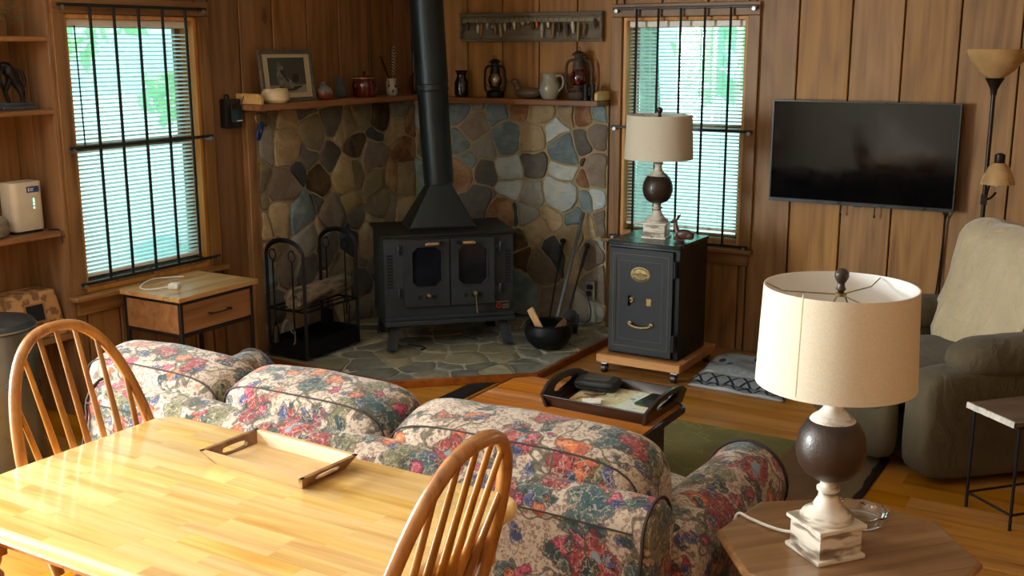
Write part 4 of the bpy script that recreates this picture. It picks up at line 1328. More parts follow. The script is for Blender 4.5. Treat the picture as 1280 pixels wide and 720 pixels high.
for i, (zx, za, zb, c) in enumerate(LZ):
    x = .426 + (zx - 105) * (1.366 - .426) / 1010
    ztop = 1.913 - (za - 150) * .00076
    hgt = (zb - za) * .00076
    size = 'short' if hgt < .048 else ('long' if hgt > .088 else 'slim')
    nb = [LC[LZ[q][3]][0] for q in (i - 1, i + 1) if 0 <= q < len(LZ)]
    where = ('between %s and %s lures' % tuple(nb)) if len(nb) == 2 else ('at the rack end beside flue pipe' if i == 0 else 'at the rack end above red lantern')
    l = thing('fishing_lure', '%s %s fishing lure %s' % (size, LC[c][0], where), 'fishing lure', (x, -.0445, ztop), group='lures hanging on the wall rack')
    sw = random.uniform(-.10, .10)
    rr = random.uniform(.0095, .0130)
    n = 9
    pp = [(sw * hgt * (q / n) * 1.2, .0, -.010 - (hgt - .014) * q / n) for q in range(n + 1)]
    rs = [max(.0012, rr * math.sin(PI * (.10 + .84 * (q / n) ** .8)) ** .7) for q in range(n + 1)]
    MB().tube(pp, rs, 8).build('lure_body', LC[c][1], l)
    MB().tube([(0, .014, .016), (0, 0, .012), (0, -.004, .002), (0, 0, -.008), (pp[0][0], 0, -.012)], .0011, 4).build('hook_wire', m_iron, l)
    if i % 2 == 0:
        e = Vector(pp[-1])
        b = MB()
        for a in (0, 2.1, 4.2):
            b.tube([e, e + Vector((.004 * math.cos(a), .004 * math.sin(a), -.010)), e + Vector((.008 * math.cos(a), .008 * math.sin(a), -.006))], .0008, 4)
        b.build('treble_hook', m_iron, l)

# ------------------------------------------------------------------ black wall caddy with blue knife
wc = thing('wall_caddy', 'black plastic wall-mounted holder on plank wall by window', 'holder', (.001, -1.70, 1.325))
MB().box(0, .045, -.058, .058, 0, .155).build('back_case', m_blackpl, wc, bevel=.008, seg=2)
MB().prism(rrect(-.030, .050, .028, .125, .008), .0455, .062, Matrix(((0, 0, 1, 0), (1, 0, 0, 0), (0, 1, 0, 0), (0, 0, 0, 1)))).build('front_pocket', plain('black_gloss_plastic', C(16, 20, 30), .2), wc, bevel=.003)
MB().tube([(.02, -.02 + .016 * math.cos(a), .162 + .014 * math.sin(a)) for a in [2 * PI * i / 16 for i in range(16)]], .005, 6, closed=True).build('hang_loop', m_blackpl, wc)
MB().box(.0625, .0635, .005, .045, .036, .042).build('label_strip', m_white, wc)
MB().tube([(.05, .045, .12), (.055, .06, .15), (.058, .068, .17)], .004, 6).build('pen', m_steel, wc)
bk = thing('pocket_knife', 'blue folding knife hanging on stone panel below mantel end', 'knife', (.082, -1.545, 1.30))
MB().soft((0, 0, 0), (.009, .020, .055), 3, 7, M=Matrix.Rotation(-.40, 4, 'X')).build('handle', plain('blue_handle', C(24, 50, 110), .35, 0, .2, 40), bk)
MB().tube([(0, -.020, .048), (0, -.03, .07), (0, -.028, .086)], .004, 6).build('lanyard', plain('tan_cord', C(180, 130, 90), .7), bk)
MB().soft((.008, .0, .0), (.003, .006, .012), 2.5, 5).build('bolster', m_steel, bk)

# ------------------------------------------------------------------ alcove shelves and what stands on them
m_shelf = wood('alcove_shelf', C(92, 56, 28), C(140, 94, 48), C(164, 118, 68), 1, 24, 1.2, .45, knots=.3)
for lab, z in (('top alcove shelf holding leafy plant', 1.800), ('alcove shelf holding dark statuette', 1.475), ('alcove shelf holding white router', .915), ('low alcove shelf holding palm-print box', .420)):
    s_ = MB().box(NX + .016, -.002, NY0 + .002, NY1 - .001, -.024, 0).build('shelf_board', m_shelf, None, bevel=.003)
    s_.location = (0, 0, z)
    tag(s_, lab, 'shelf')
pl = thing('potted_plant', 'green leafy plant in pot at edge of top alcove shelf', 'plant', (-.13, -3.06, 1.801))
MB().shell([(0, 0), (.055, 0), (.075, .11), (.080, .115), (.070, .115), (.05, .02), (0, .02)], 20).build('pot', plain('terracotta', C(130, 86, 60), .8), pl)
b = MB()
rnd = random.Random(11)
for i in range(220):
    a = rnd.uniform(0, 2 * PI)
    rr = rnd.uniform(.02, .25)
    z = max(.05, .14 + rnd.uniform(-.02, .12) - rr * rnd.uniform(0, .4))
    p = Vector((max(-.10, min(rr * math.cos(a), .09)), max(-.2, min(.20, rr * math.sin(a))), z))
    d = Vector((math.cos(a), math.sin(a), rnd.uniform(-.7, .5))).normalized() * rnd.uniform(.025, .045)
    q = d.cross(Vector((rnd.uniform(-.4, .4), rnd.uniform(-.4, .4), 1))).normalized() * .010
    b.add([p, p + d * .5 + q, p + d, p + d * .5 - q], [(0, 1, 2, 3)])
b.build('leaves', plain('houseplant_green', C(84, 110, 62), .5, 0, .3, 30), pl, smooth=False)['kind'] = 'stuff'
m_bronze = plain('dark_bronze', C(40, 40, 42), .32, .6, .25, 40)
sg = thing('statuette', 'dark bronze bending figure statuette on rectangular base', 'statuette', (-.12, -2.888, 1.476))
MB().box(-.06, .06, -.10, .075, 0, .018).box(-.05, .05, -.085, .06, .0185, .032).build('base', plain('statuette_base', C(70, 74, 80), .4, .2), sg, bevel=.003)
MB().tube(smooth_path([(.01, .035, .032), (.012, .03, .08), (0, .012, .125), (0, -.01, .165), (0, -.03, .19), (0, -.06, .195)], 4), [.012, .012, .013, .014, .017, .018, .019, .021, .024, .026, .028, .03, .03, .03, .028, .026, .024, .022, .02, .018, .016][:21], 10).build('torso', m_bronze, sg)
MB().tube(smooth_path([(-.012, -.02, .032), (-.012, -.035, .08), (-.005, -.02, .12), (0, -.01, .16)], 4), [.010] * 5 + [.013] * 4 + [.016] * 4, 8).build('leg', m_bronze, sg)
MB().tube(smooth_path([(.012, -.055, .19), (.018, -.075, .15), (.012, -.065, .11), (.0, -.05, .09)], 4), .008, 8).build('arm', m_bronze, sg)
MB().tube(smooth_path([(.0, .01, .18), (.012, .04, .165), (.012, .05, .13), (.008, .045, .10)], 4), .008, 8).build('arm', m_bronze, sg)
MB().soft((0, -.075, .172), (.017, .018, .020), 2, 7).build('head', m_bronze, sg)
ro = thing('router', 'white upright internet router with green status lights on alcove shelf', 'router', (-.125, -2.900, .916))
m_router = plain('warm_white_plastic', C(196, 184, 160), .35, 0, .04)
MB().prism(rrect(-.055, .055, -.08, .08, .028, 6), .012, .235).build('case', m_router, ro, bevel=.005, seg=2)
MB().prism(rrect(-.05, .05, -.075, .075, .025, 6), 0, .0115).build('foot', m_blackpl, ro)
k = NM('green_led')
k.fin(C(120, 255, 190), .4)
k.b.inputs['Emission Color'].default_value = C(150, 255, 200)
k.b.inputs['Emission Strength'].default_value = 2.5
m_led = k.m
for z, s_ in ((.150, .009), (.132, .004), (.116, .004)):
    MB().box(.055, .0562, .022, .028, z - s_, z + s_).build('status_light', m_led, ro)
MB().box(.0553, .0560, -.008, .056, .186, .214).build('sticker', plain('sticker_blue', C(40, 66, 108), .4), ro)
MB().box(.0561, .0565, .0, .004, .192, .208).box(.0561, .0565, .008, .028, .202, .205).box(.0561, .0565, .008, .026, .194, .197).build('sticker_print', m_white, ro)
rc = MB().tube(smooth_path([(.0, 0, 0), (.02, .015, .0), (.05, .02, .002), (.07, .02, -.02), (.072, .02, -.06)], 4), .003, 6).build('router_cable', m_blackpl)
rc.location = (-.07, -2.815, .920)
tag(rc, 'thin black cable running over shelf edge beside router', 'cable')
wv = wood('woven_pouch', C(70, 66, 54), C(120, 112, 92), C(150, 142, 118), 1, 120, 90, .8)
po = MB().soft((0, 0, .05), (.05, .06, .055), 2.6, 8, amp=.006, fr=20).build('knitted_pouch', wv)
po.location = (-.08, -3.075, .917)
tag(po, 'grey patterned soft pouch left of router on alcove shelf', 'pouch')


def palm_mat():
    k = NM('palm_print_cloth')
    co = k.coord()
    d1, _ = k.voro(k.vmath('ADD', co, (.02, .013, .03)), 16)
    n1, _ = k.noise(co, 60, 3)
    n2, _ = k.noise(co, 14, 3)
    m1 = k.step(k.math('ADD', d1, k.math('MULTIPLY', n1, .7)),   .82, .68)
    c = k.mix(n2, C(150, 108, 62), C(196, 152, 96))
    c = k.mix(k.math('MULTIPLY', m1, .75), c, C(86, 52, 30))
    return k.fin(c, .7)


bx_ = thing('fabric_box', 'tan palm-print covered box with dark label window', 'box', (-.13, -2.93, .421))
b = MB()
b.add([(-.09, -.145, 0), (.105, -.145, 0), (.105, .145, 0), (-.09, .145, 0), (-.09, -.145, .215), (.06, -.145, .215), (.06, .125, .215), (-.09, .125, .215)],
      [(0, 3, 2, 1), (4, 5, 6, 7), (0, 1, 5, 4), (1, 2, 6, 5), (2, 3, 7, 6), (3, 0, 4, 7)])
b.build('box_body', palm_mat(), bx_, bevel=.012, seg=3)
Mw = Matrix.Translation((.0815, -.008, .125)) @ Matrix.Rotation(-.205, 4, 'Y')
MB().box(-.002, .002, -.045, .045, -.038, .038, Mw).build('label_window', m_void, bx_)
fl_ = MB()
for q in ((-.05, .05, .038, .046), (-.05, .05, -.046, -.038), (-.053, -.045, -.038, .038), (.045, .053, -.038, .038)):
    fl_.box(-.003, .004, q[0], q[1], q[2], q[3], Mw)
fl_.build('label_frame', plain('tan_label_frame', C(150, 108, 66), .5), bx_)

tc = thing('trash_can', 'tall stainless steel trash can with dark lid by alcove', 'trash can', (.255, -3.36, 0))
MB().lathe([(.165, .012), (.170, .02), (.170, .60), (.167, .605), (0, .605)], 40).build('drum', plain('can_steel', C(120, 120, 112), .3, .85, .05), tc)
MB().lathe([(.172, 0), (.172, .011), (0, .011)], 40).build('base_ring', m_blackpl, tc)
MB().lathe([(.172, .606), (.172, .622), (.160, .640), (.10, .655), (0, .660)], 40).build('lid', plain('can_lid_grey', C(54, 58, 60), .35, .3), tc)
MB().tube([(.173 * math.cos(a), .173 * math.sin(a), .614) for a in [2 * PI * i / 40 for i in range(40)]], .004, 5, closed=True).build('rim_band', m_steel, tc)
MB().box(.165, .215, -.04, .04, .004, .014).build('foot_pedal', m_blackpl, tc, bevel=.003)

# ------------------------------------------------------------------ small drawer table under the left window
stb = thing('drawer_table', 'small wooden side table with one drawer and dark metal frame', 'side table', (.26, -2.285, 0))
m_sttop = wood('rustic_pine_top', C(150, 108, 62), C(192, 150, 96), C(212, 174, 122), 1, 24, 1.3, .38, knots=.4, coat=.2)
m_stside = wood('rustic_pine_side', C(120, 76, 42), C(158, 108, 64), C(178, 130, 84), 1, 24, 1.3, .5, knots=.3)
m_stfr = plain('dark_bronze_frame', C(52, 46, 42), .45, .6, .1)
TZ = .60
for i in range(4):
    x0 = -.215 + i * .1075
    MB().box(x0 + .0008, x0 + .1067, -.262, .262, TZ - .024, TZ).build('top_board', m_sttop, stb, bevel=.002)
for sx in (-1, 1):
    for sy in (-1, 1):
        MB().box(sx * .185 - .009, sx * .185 + .009, sy * .232 - .009, sy * .232 + .009, 0, TZ - .025).build('leg', m_stfr, stb, bevel=.001)
    for z in (TZ - .034, TZ - .195):
        MB().box(sx * .185 - .008, sx * .185 + .008, -.222, .222, z - .008, z + .008).build('side_rail', m_stfr, stb)
for sy in (-1, 1):
    for z in (TZ - .034, TZ - .195):
        MB().box(-.176, .176, sy * .232 - .008, sy * .232 + .008, z - .008, z + .008).build('end_rail', m_stfr, stb)
MB().box(-.176, .176, -.240, -.229, TZ - .185, TZ - .044).box(-.176, .176, .229, .240, TZ - .185, TZ - .044).box(-.190, -.180, -.229, .229, TZ - .185, TZ - .044).box(-.176, .17, -.228, .228, TZ - .186, TZ - .178).build('case', m_stside, stb)
dw = MB().box(.172, .190, -.228, .228, TZ - .184, TZ - .045).build('drawer', m_stside, stb, bevel=.002)
MB().tube(smooth_path([(.19, -.062, TZ - .112), (.215, -.06, TZ - .112), (.217, 0, TZ - .114), (.215, .06, TZ - .112), (.19, .062, TZ - .112)], 3), .004, 7).soft((.213, -.064, TZ - .112), (.009, .009, .009), 2, 5).soft((.213, .064, TZ - .112), (.009, .009, .009), 2, 5).build('handle', m_stfr, dw)
ch = thing('phone_charger', 'small white charger block with cable on drawer table', 'charger', (.285, -2.40, TZ + .001), .5)
MB().box(-.024, .024, -.024, .024, 0, .026).build('block', m_white, ch, bevel=.005, seg=2)
MB().tube(smooth_path([(-.02, -.01, .012), (-.08, -.045, .006), (-.13, -.05, .005), (-.17, 0, .006), (-.16, .08, .02), (-.14, .18, .012), (-.09, .24, .005), (-.04, .26, .005)], 6), .0035, 6).build('cable', m_white, ch)

# ------------------------------------------------------------------ pair of matching table lamps
def patina():
    k = NM('distressed_white_paint')
    co = k.coord()
    f, _ = k.noise(k.vmath('MULTIPLY', co, (10, 10, 42)), 1.0, 3, .5, .3)
    c = k.ramp(f, [(.30, C(96, 78, 66)), (.42, C(150, 136, 120)), (.50, C(212, 204, 190)), (.75, C(228, 222, 210))])
    k.bump(f, .25, .004)
    return k.fin(c, .42, coat=.2)


def leather_ball():
    k = NM('pitted_brown_ball')
    co = k.coord()
    f, _ = k.noise(co, 190, 2)
    g, _ = k.noise(co, 9, 3)
    k.bump(f, .35, .003)
    return k.fin(k.mix(g, C(30, 20, 15), C(62, 42, 30)), .42, coat=.15)


def linen():
    k = NM('linen_shade')
    co = k.coord()
    a, _ = k.noise(k.vmath('MULTIPLY', co, (900, 900, 120)), 1.0, 1)
    b_, _ = k.noise(k.vmath('MULTIPLY', co, (120, 120, 1000)), 1.0, 1)
    h = k.math('ADD', a, b_)
    c = k.mix(k.step(h, .7, 1.3), C(206, 196, 174), C(220, 211, 192))
    k.bump(h, .15, .001)
    k.fin(c, .85, 0, .2)
    t = k.n('ShaderNodeBsdfTranslucent', {'Color': (.72, .55, .34, 1)})
    mx = k.n('ShaderNodeMixShader', {0: .12, 1: k.b.outputs[0], 2: t.outputs[0]})
    k.set(k.out.inputs['Surface'], mx.outputs[0])
    return k.m


m_pat, m_ball, m_linen = patina(), leather_ball(), linen()
m_lining = plain('white_shade_lining', C(226, 228, 226), .6, 0, .02)
lp = thing('table_lamp', 'table lamp with cream drum shade on octagonal wooden table', 'lamp', (3.775, -3.545, .5505), math.radians(52), 'pair of matching table lamps')
MB().box(-.068, .068, -.068, .068, 0, .012).box(-.060, .060, -.060, .060, .0125, .075).box(-.068, .068, -.068, .068, .0755, .087).build('plinth', m_pat, lp, bevel=.004, seg=2)
MB().lathe([(.062, .0875), (.064, .094), (.058, .104), (.046, .110), (.034, .124), (.024, .142), (.021, .156), (.027, .160), (.028, .167), (.021, .171), (.019, .180), (.024, .188), (.03, .193), (0, .193)], 36).build('turned_foot', m_pat, lp)
MB().lathe([(.0, .186), (.034, .190), (.058, .204), (.074, .226), (.0815, .256), (.0815, .276), (.076, .304), (.062, .330), (.044, .344), (0, .346)], 40).build('ball', m_ball, lp)
MB().lathe([(.058, .330), (.049, .343), (.034, .354), (.024, .366), (.019, .384), (.022, .398), (.026, .402), (.024, .410), (.016, .414), (0, .414)], 36).build('neck', m_pat, lp)
MB().lathe([(.010, .414), (.014, .418), (.016, .45), (.016, .48), (0, .48)], 16).build('socket', m_brass, lp)
MB().lathe([(.012, .48), (.022, .50), (.030, .525), (.028, .55), (.015, .568), (0, .572)], 20).build('bulb', plain('frosted_bulb', C(228, 226, 220), .3, 0, .02), lp)
b = MB()
for q in (-1, 1):
    b.tube(smooth_path([(q * .012, 0, .42), (q * .04, 0, .46), (q * .045, 0, .54), (q * .02, 0, .62), (0, 0, .648)], 4), .0022, 6)
b.build('harp', m_brass, lp)
sh = MB()
n = 72
z0, z1, r0, r1, t = .428, .660, .184, .174, .0022
vs, fs = [], []
for r_, z in ((r0, z0), (r1, z1), (r1 - t, z1), (r0 - t, z0)):
    vs += [(r_ * math.cos(2 * PI * i / n), r_ * math.sin(2 * PI * i / n), z) for i in range(n)]
for i in range(n):
    j = (i + 1) % n
    fs.append((i, j, n + j, n + i))
    fs.append((n + i, n + j, 2 * n + j, 2 * n + i))
    fs.append((3 * n + i, i, j, 3 * n + j)[::-1])
shade = sh.add(vs, fs).build('shade', m_linen, lp, ang=50)
li = MB()
vs, fs = [], []
for r_, z in ((r0 - t - .0006, z0), (r1 - t - .0006, z1)):
    vs += [(r_ * math.cos(2 * PI * i / n), r_ * math.sin(2 * PI * i / n), z) for i in range(n)]
fs = [(i, n + i, n + (i + 1) % n, (i + 1) % n) for i in range(n)]
li.add(vs, fs).build('lining', m_lining, shade)
MB().box(.1775, .1796, -.0011, .0011, -.116, .116, Matrix.Rotation(math.radians(205), 4, 'Z') @ Matrix.Translation((0, 0, .544)) @ Matrix.Rotation(-.0431, 4, 'Y')).build('seam', m_matboard, shade)
sp = MB()
for a in (0.35, 0.35 + 2 * PI / 3, 0.35 + 4 * PI / 3):
    sp.tube([(0, 0, .640), (.13 * math.cos(a), .13 * math.sin(a), .640), (.168 * math.cos(a), .168 * math.sin(a), .656)], .0016, 5)
sp.lathe([(.013, .637), (.013, .643), (0, .643)], 14)
sp.build('spider', m_brass, shade)
MB().lathe([(.006, .643), (.008, .649), (.012, .653), (.009, .659), (.008, .666), (.011, .671), (.0165, .682), (.016, .692), (.009, .700), (0, .702)], 20).build('finial', m_ball, lp)
copy_thing(lp, (2.03, -.575, .109 + .6255), math.radians(8), 'table lamp with cream drum shade on top of black safe')
lc = MB().tube(smooth_path([(.0, .0, .034), (-.06, .02, .010), (-.11, .03, .006), (-.175, .055, .006), (-.212, .075, .004), (-.225, .08, -.03), (-.228, .08, -.12)], 6), .0042, 7).build('lamp_cord', m_white)
lc.location = (3.735, -3.520, .5505)
tag(lc, 'white lamp cord trailing across octagonal table to its edge', 'cord')

# little deer on the safe
m_deer = plain('brown_resin', C(84, 52, 40), .4, 0, .2, 30)
de = thing('deer_figurine', 'small brown resting deer figurine beside lamp on safe', 'figurine', (2.185, -.605, .109 + .6265), .15)
de.scale = (1.3, 1.3, 1.3)
MB().soft((.012, 0, .026), (.036, .020, .022), 2.2, 8).soft((.036, 0, .022), (.020, .019, .018), 2.1, 6).build('body', m_deer, de)
MB().tube(smooth_path([(-.014, 0, .032), (-.022, 0, .055), (-.025, 0, .075)], 4), [.013, .012, .011, .010, .009, .0085, .008, .008, .008], 9).build('neck', m_deer, de)
MB().tube([(-.018, 0, .080), (-.030, 0, .079), (-.044, 0, .072)], [.009, .0095, .005], 9).build('head', m_deer, de)
for q in (-1, 1):
    MB().tube([(-.018, q * .006, .085), (-.012, q * .012, .098), (-.008, q * .014, .108)], [.003, .0045, .001], 6).build('ear', m_deer, de)
    MB().tube(smooth_path([(-.008, q * .016, .016), (-.024, q * .018, .010), (-.012, q * .020, .005), (.01, q * .02, .004)], 3), .005, 6).build('leg', m_deer, de)

# ------------------------------------------------------------------ television on the wall
m_screen = plain('black_screen', C(5, 6, 8), .07, 0, .02, spec=.35)
tv = thing('television', 'large flat black television mounted on plank wall', 'television', (2.972, -.03, .912))
MB().box(-.487, .487, -.045, -.004, 0, .552).build('cabinet', m_blackpl, tv, bevel=.006, seg=2)
MB().box(-.478, .478, -.0465, -.0452, .020, .545).build('screen', m_screen, tv, smooth=False)
m_bez = plain('graphite_bezel', C(62, 66, 68), .3, .6)
for q in ((-.487, .487, 0, .018), (-.487, .487, .546, .553), (-.488, -.479, .018, .546), (.479, .488, .018, .546)):
    MB().box(q[0], q[1], -.049, -.0462, q[2], q[3]).build('bezel', m_bez, tv, bevel=.001)
MB().box(-.02, .02, -.046, -.02, -.006, -.0005).build('sensor_bump', m_blackpl, tv)
MB().box(-.15, .15, -.0035, .029, .15, .42).build('wall_mount', m_iron, tv)
for x in (-.095, .085):
    MB().tube([(x, -.012, .02), (x, -.012, -.05)], .003, 6).soft((x, -.012, -.055), (.006, .006, .010), 2, 5).build('mount_pull', m_iron, tv)
cb = MB().tube(smooth_path([(0, 0, 0), (-.012, .01, -.05), (-.012, .012, -.12), (-.02, .012, -.3), (-.03, .012, -.45), (-.05, .012, -.55)], 5), .0045, 6).tube(smooth_path([(-.03, 0, .01), (-.014, .005, -.03), (-.010, .010, -.10), (-.012, .012, -.55)], 5), .003, 6).build('television_cable', m_blackpl)
cb.location = (3.425, -.028, .905)
tag(cb, 'black cable hanging from corner of television down plank wall', 'cable')

# ------------------------------------------------------------------ floor lamp
m_amber = plain('amber_glass_shade', C(172, 136, 90), .25, 0, .12, 10, coat=.4)
fl2 = thing('floor_lamp', 'tall dark floor lamp with amber glass bowl and reading arm', 'lamp', (3.63, -.30, 0))
m_fl = plain('dark_lamp_bronze', C(44, 34, 28), .35, .6, .1)
MB().lathe([(.13, 0), (.135, .012), (.12, .022), (.02, .03), (.012, .04), (0, .04)], 32).build('base', m_fl, fl2)
MB().cyl((0, 0, .03), (0, 0, 1.55), .0105, n=12).build('pole', m_fl, fl2)
MB().lathe([(.0135, 1.52), (.016, 1.545), (.030, 1.575), (.046, 1.60), (0, 1.60)], 24).build('cup', m_fl, fl2)
MB().shell([(.040, 1.601), (.085, 1.635), (.122, 1.685), (.139, 1.735), (.135, 1.735), (.117, 1.685), (.08, 1.64), (.036, 1.607)], 40).build('bowl_shade', m_amber, fl2)
MB().tube(smooth_path([(0, 0, 1.02), (.03, -.02, 1.03), (.055, -.05, 1.06)], 4), .006, 8).box(-.014, .014, -.014, .014, .995, 1.045).tube(smooth_path([(.008, -.008, 1.03), (.04, -.06, 1.16), (.062, -.06, 1.225)], 4), .005, 8).build('reading_arm', m_fl, fl2)
MB().lathe([(.022, 1.205), (.024, 1.212), (.024, 1.245), (.010, 1.252), (0, 1.252)], 20, o=(.062, -.06, 0)).build('reading_cap', m_fl, fl2)
MB().shell([(.078, 1.105), (.070, 1.135), (.048, 1.185), (.026, 1.206), (.022, 1.203), (.044, 1.182), (.066, 1.133), (.075, 1.105)], 32, o=(.062, -.06, 0)).build('reading_shade', m_amber, fl2)
MB().soft((.062, -.06, 1.122), (.027, .027, .032), 2, 8).build('reading_bulb', m_lining, fl2)

# ------------------------------------------------------------------ floral sofa
def floral():
    k = NM('floral_tapestry')
    co = k.coord()
    _, wn = k.noise(co, 9.0, 3)
    wv = k.vmath('SCALE', k.vmath('SUBTRACT', wn, (.5, .5, .5)), scale=.12)
    _, wn2 = k.noise(co, 38.0, 2)
    wv2 = k.vmath('SCALE', k.vmath('SUBTRACT', wn2, (.5, .5, .5)), scale=.030)
    p = k.vmath('ADD', k.vmath('ADD', co, wv), wv2)
    sp, _ = k.noise(co, 95, 2, .7)
    sp2, _ = k.noise(co, 30, 3, .6)
    dk = C(34, 28, 28)
    c = k.mix(k.step(sp, .47, .60), C(176, 160, 140), C(128, 106, 96))
    c = k.mix(k.math('MULTIPLY', k.step(sp2, .55, .68), .6), c, C(150, 120, 104))

    def layer(c, scale, off, thr, cin, cout, edge=.035, center=None, cthr=.0, aniso=(1, 1, 1)):
        d, colr = k.voro(k.vmath('MULTIPLY', k.vmath('ADD', p, off), aniso), scale)
        # ragged petal rim
        d = k.math('ADD', d, k.math('MULTIPLY', k.math('SUBTRACT', sp2, .5), .30))
        # only some of the cells carry a motif
        hs = k.n('ShaderNodeSeparateColor', {0: colr})
        on = k.step(hs.outputs[0], .20, .24)
        m = k.math('MULTIPLY', k.step(d, thr + .02, thr - .02), on)
        me = k.math('MULTIPLY', k.step(d, thr + edge + .01, thr + edge - .01), on)
        fill = k.mix(k.step(d, thr * .35, thr), cin, cout)
        fill = k.mix(k.math('MULTIPLY', k.step(sp, .46, .34), .7), fill, dk)
        vein = k.step(k.math('ABSOLUTE', k.math('SUBTRACT', sp2, .5)), .03, .012)
        fill = k.mix(k.math('MULTIPLY', vein, .5), fill, C(176, 156, 132))
        fill = k.mix(k.math('MULTIPLY', k.step(sp, .60, .72), .45), fill, C(200, 180, 160))
        c = k.mix(k.math('MULTIPLY', me, .62), c, dk)
        c = k.mix(m, c, fill)
        if center:
            c = k.mix(k.math('MULTIPLY', k.step(d, cthr + .02, cthr - .02), on), c, center)
        return c
    c = layer(c, 8.5, (3.1, .7, 1.3), .40, C(96, 92, 66), C(112, 106, 84), aniso=(1, 1, .7))            # olive foliage
    c = layer(c, 7.6, (.2, 4.4, 2.6), .39, C(50, 74, 78), C(72, 88, 84), aniso=(.8, 1, 1.2))             # teal leaves
    c = layer(c, 5.6, (6.3, 2.2, 5.1), .36, C(150, 66, 62), C(116, 46, 52), center=C(120, 138, 144), cthr=.13)   # crimson blooms
    c = layer(c, 7.6, (1.7, 8.2, 3.3), .28, C(196, 108, 58), C(158, 76, 52), center=C(190, 150, 110), cthr=.07)  # orange poppies
    c = layer(c, 11.0, (9.2, 5.5, 7.3), .26, C(170, 70, 92), C(128, 44, 70))                             # pink berries
    c = layer(c, 11.5, (4.9, 9.1, .4), .24, C(58, 62, 96), C(80, 84, 112))                              # blue sprigs
    c = layer(c, 10.5, (2.2, 6.6, 9.9), .25, C(40, 56, 60), C(52, 64, 62), aniso=(1, 1.5, .8))            # dark leaves
    v1, _ = k.noise(k.vmath('ADD', co, (5, 5, 5)), 6.5, 2)
    vine = k.step(k.math('ABSOLUTE', k.math('SUBTRACT', v1, .5)), .016, .008)
    c = k.mix(k.math('MULTIPLY', vine, .8), c, C(70, 66, 48))
    wv_, _ = k.noise(k.vmath('MULTIPLY', co, (300, 300, 300)), 1.0, 1)
    k.bump(wv_, .25, .002)
    return k.fin(c, .88, 0, .2, sheen=.15)


m_floral = floral()
m_piping = plain('dark_piping', C(50, 36, 32), .8)
OX, OY = 2.33, -3.35
so = thing('sofa', 'three-seat sofa in multicoloured floral tapestry between dining and coffee tables', 'sofa', (OX, OY, 0))
MXP = lambda x: Matrix(((0, 0, 1, x - OX), (1, 0, 0, -OY), (0, 1, 0, 0), (0, 0, 0, 1)))       # (y, z) profile swept along x
MYP = lambda y: Matrix(((1, 0, 0, -OX), (0, 0, -1, y - OY), (0, 1, 0, 0), (0, 0, 0, 1)))      # (x, z) profile swept along -y


def swept(poly, M, L, nseg, bulge=0.0, name='part', ends=.03):
    """profile swept in nseg steps with softly rounded ends"""
    b = MB()
    n = len(poly)
    cx, cy = sum(p[0] for p in poly) / n, sum(p[1] for p in poly) / n
    st = [(0, 1 - .10), (ends * .3, 1 - .045), (ends, 1.0)] + [(ends + (L - 2 * ends) * i / nseg, 1.0) for i in range(1, nseg)] + [(L - ends, 1.0), (L - ends * .3, 1 - .045), (L, 1 - .10)]
    vs = []
    for s_, kf in st:
        for x, y in poly:
            q = Vector((cx + (x - cx) * kf, cy + (y - cy) * kf, s_))
            q2 = q + Vector((x - cx, y - cy, 0)).normalized() * bulge * mnoise.noise(Vector((x * 5, y * 5, s_ * 6)))
            vs.append(q2)
    fs = []
    m = len(st)
    for i in range(m - 1):
        for j in range(n):
            fs.append((i * n + j, i * n + (j + 1) % n, (i + 1) * n + (j + 1) % n, (i + 1) * n + j))
    fs.append(tuple(range(n - 1, -1, -1)))
    fs.append(tuple(range((m - 1) * n, m * n)))
    b.add([tuple(v) for v in vs], fs, M)
    return b


bp = [(-3.54, .06), (-3.54, .50)] + arc(-3.685, .565, .085, -.25, PI + .25, 14) + [(-3.785, .46), (-3.79, .28), (-3.775, .06)]
swept(bp, MXP(1.35), 2.06, 16, .012).build('back_frame', m_floral, so, ang=50)
for x in (1.365, 3.395):
    MB().tube([(x - OX, y - OY, z) for y, z in [(-3.785, .08), (-3.80, .28), (-3.796, .46)] + [(a * 1.0 - .0, b_) for a, b_ in arc(-3.685, .565, .09, PI + .2, -.1, 12)]], .005, 6).build('piping', m_piping, so)
MB().tube([(1.37 - OX + i * .25, -3.770 - OY - .006, .590 + .003 * math.sin(i * 2)) for i in range(9)], .0028, 6).build('piping', m_piping, so)
MB().box(1.33 - OX, 3.37 - OX, -3.56 - OY, -2.96 - OY, .06, .27).build('seat_base', m_floral, so, bevel=.02, seg=2)
for q in (1.36, 3.34):
    for y in (-3.70, -3.0):
        MB().lathe([(.022, 0), (.03, .05), (.03, .06), (0, .06)], 12, o=(q - OX, y - OY, 0)).build('foot', m_dark, so)
for sgn, xc in ((-1, 1.325), (1, 3.355)):
    prof = [(xc - .095, .06), (xc + .095, .06), (xc + .095, .36)] + arc(xc + sgn * .015, .435, .125, -.6, PI + .6, 16) + [(xc - .095, .36)]
    swept(prof, MYP(-2.90), .72, 8, .010, ends=.05).build('arm', m_floral, so, ang=50)
    MB().tube([(x - OX, -2.925 - OY, z) for x, z in arc(xc + sgn * .015, .435, .128, -.7, PI + .7, 18)], .005, 6).build('arm_piping', m_piping, so)
for x0, x1 in ((1.43, 2.05), (2.06, 2.62), (2.63, 3.25)):
    MB().soft(((x0 + x1) / 2 - OX, -3.21 - OY, .345), ((x1 - x0) / 2, .30, .085), 5, 10, amp=.008, fr=5).build('seat_cushion', m_floral, so, ang=70)
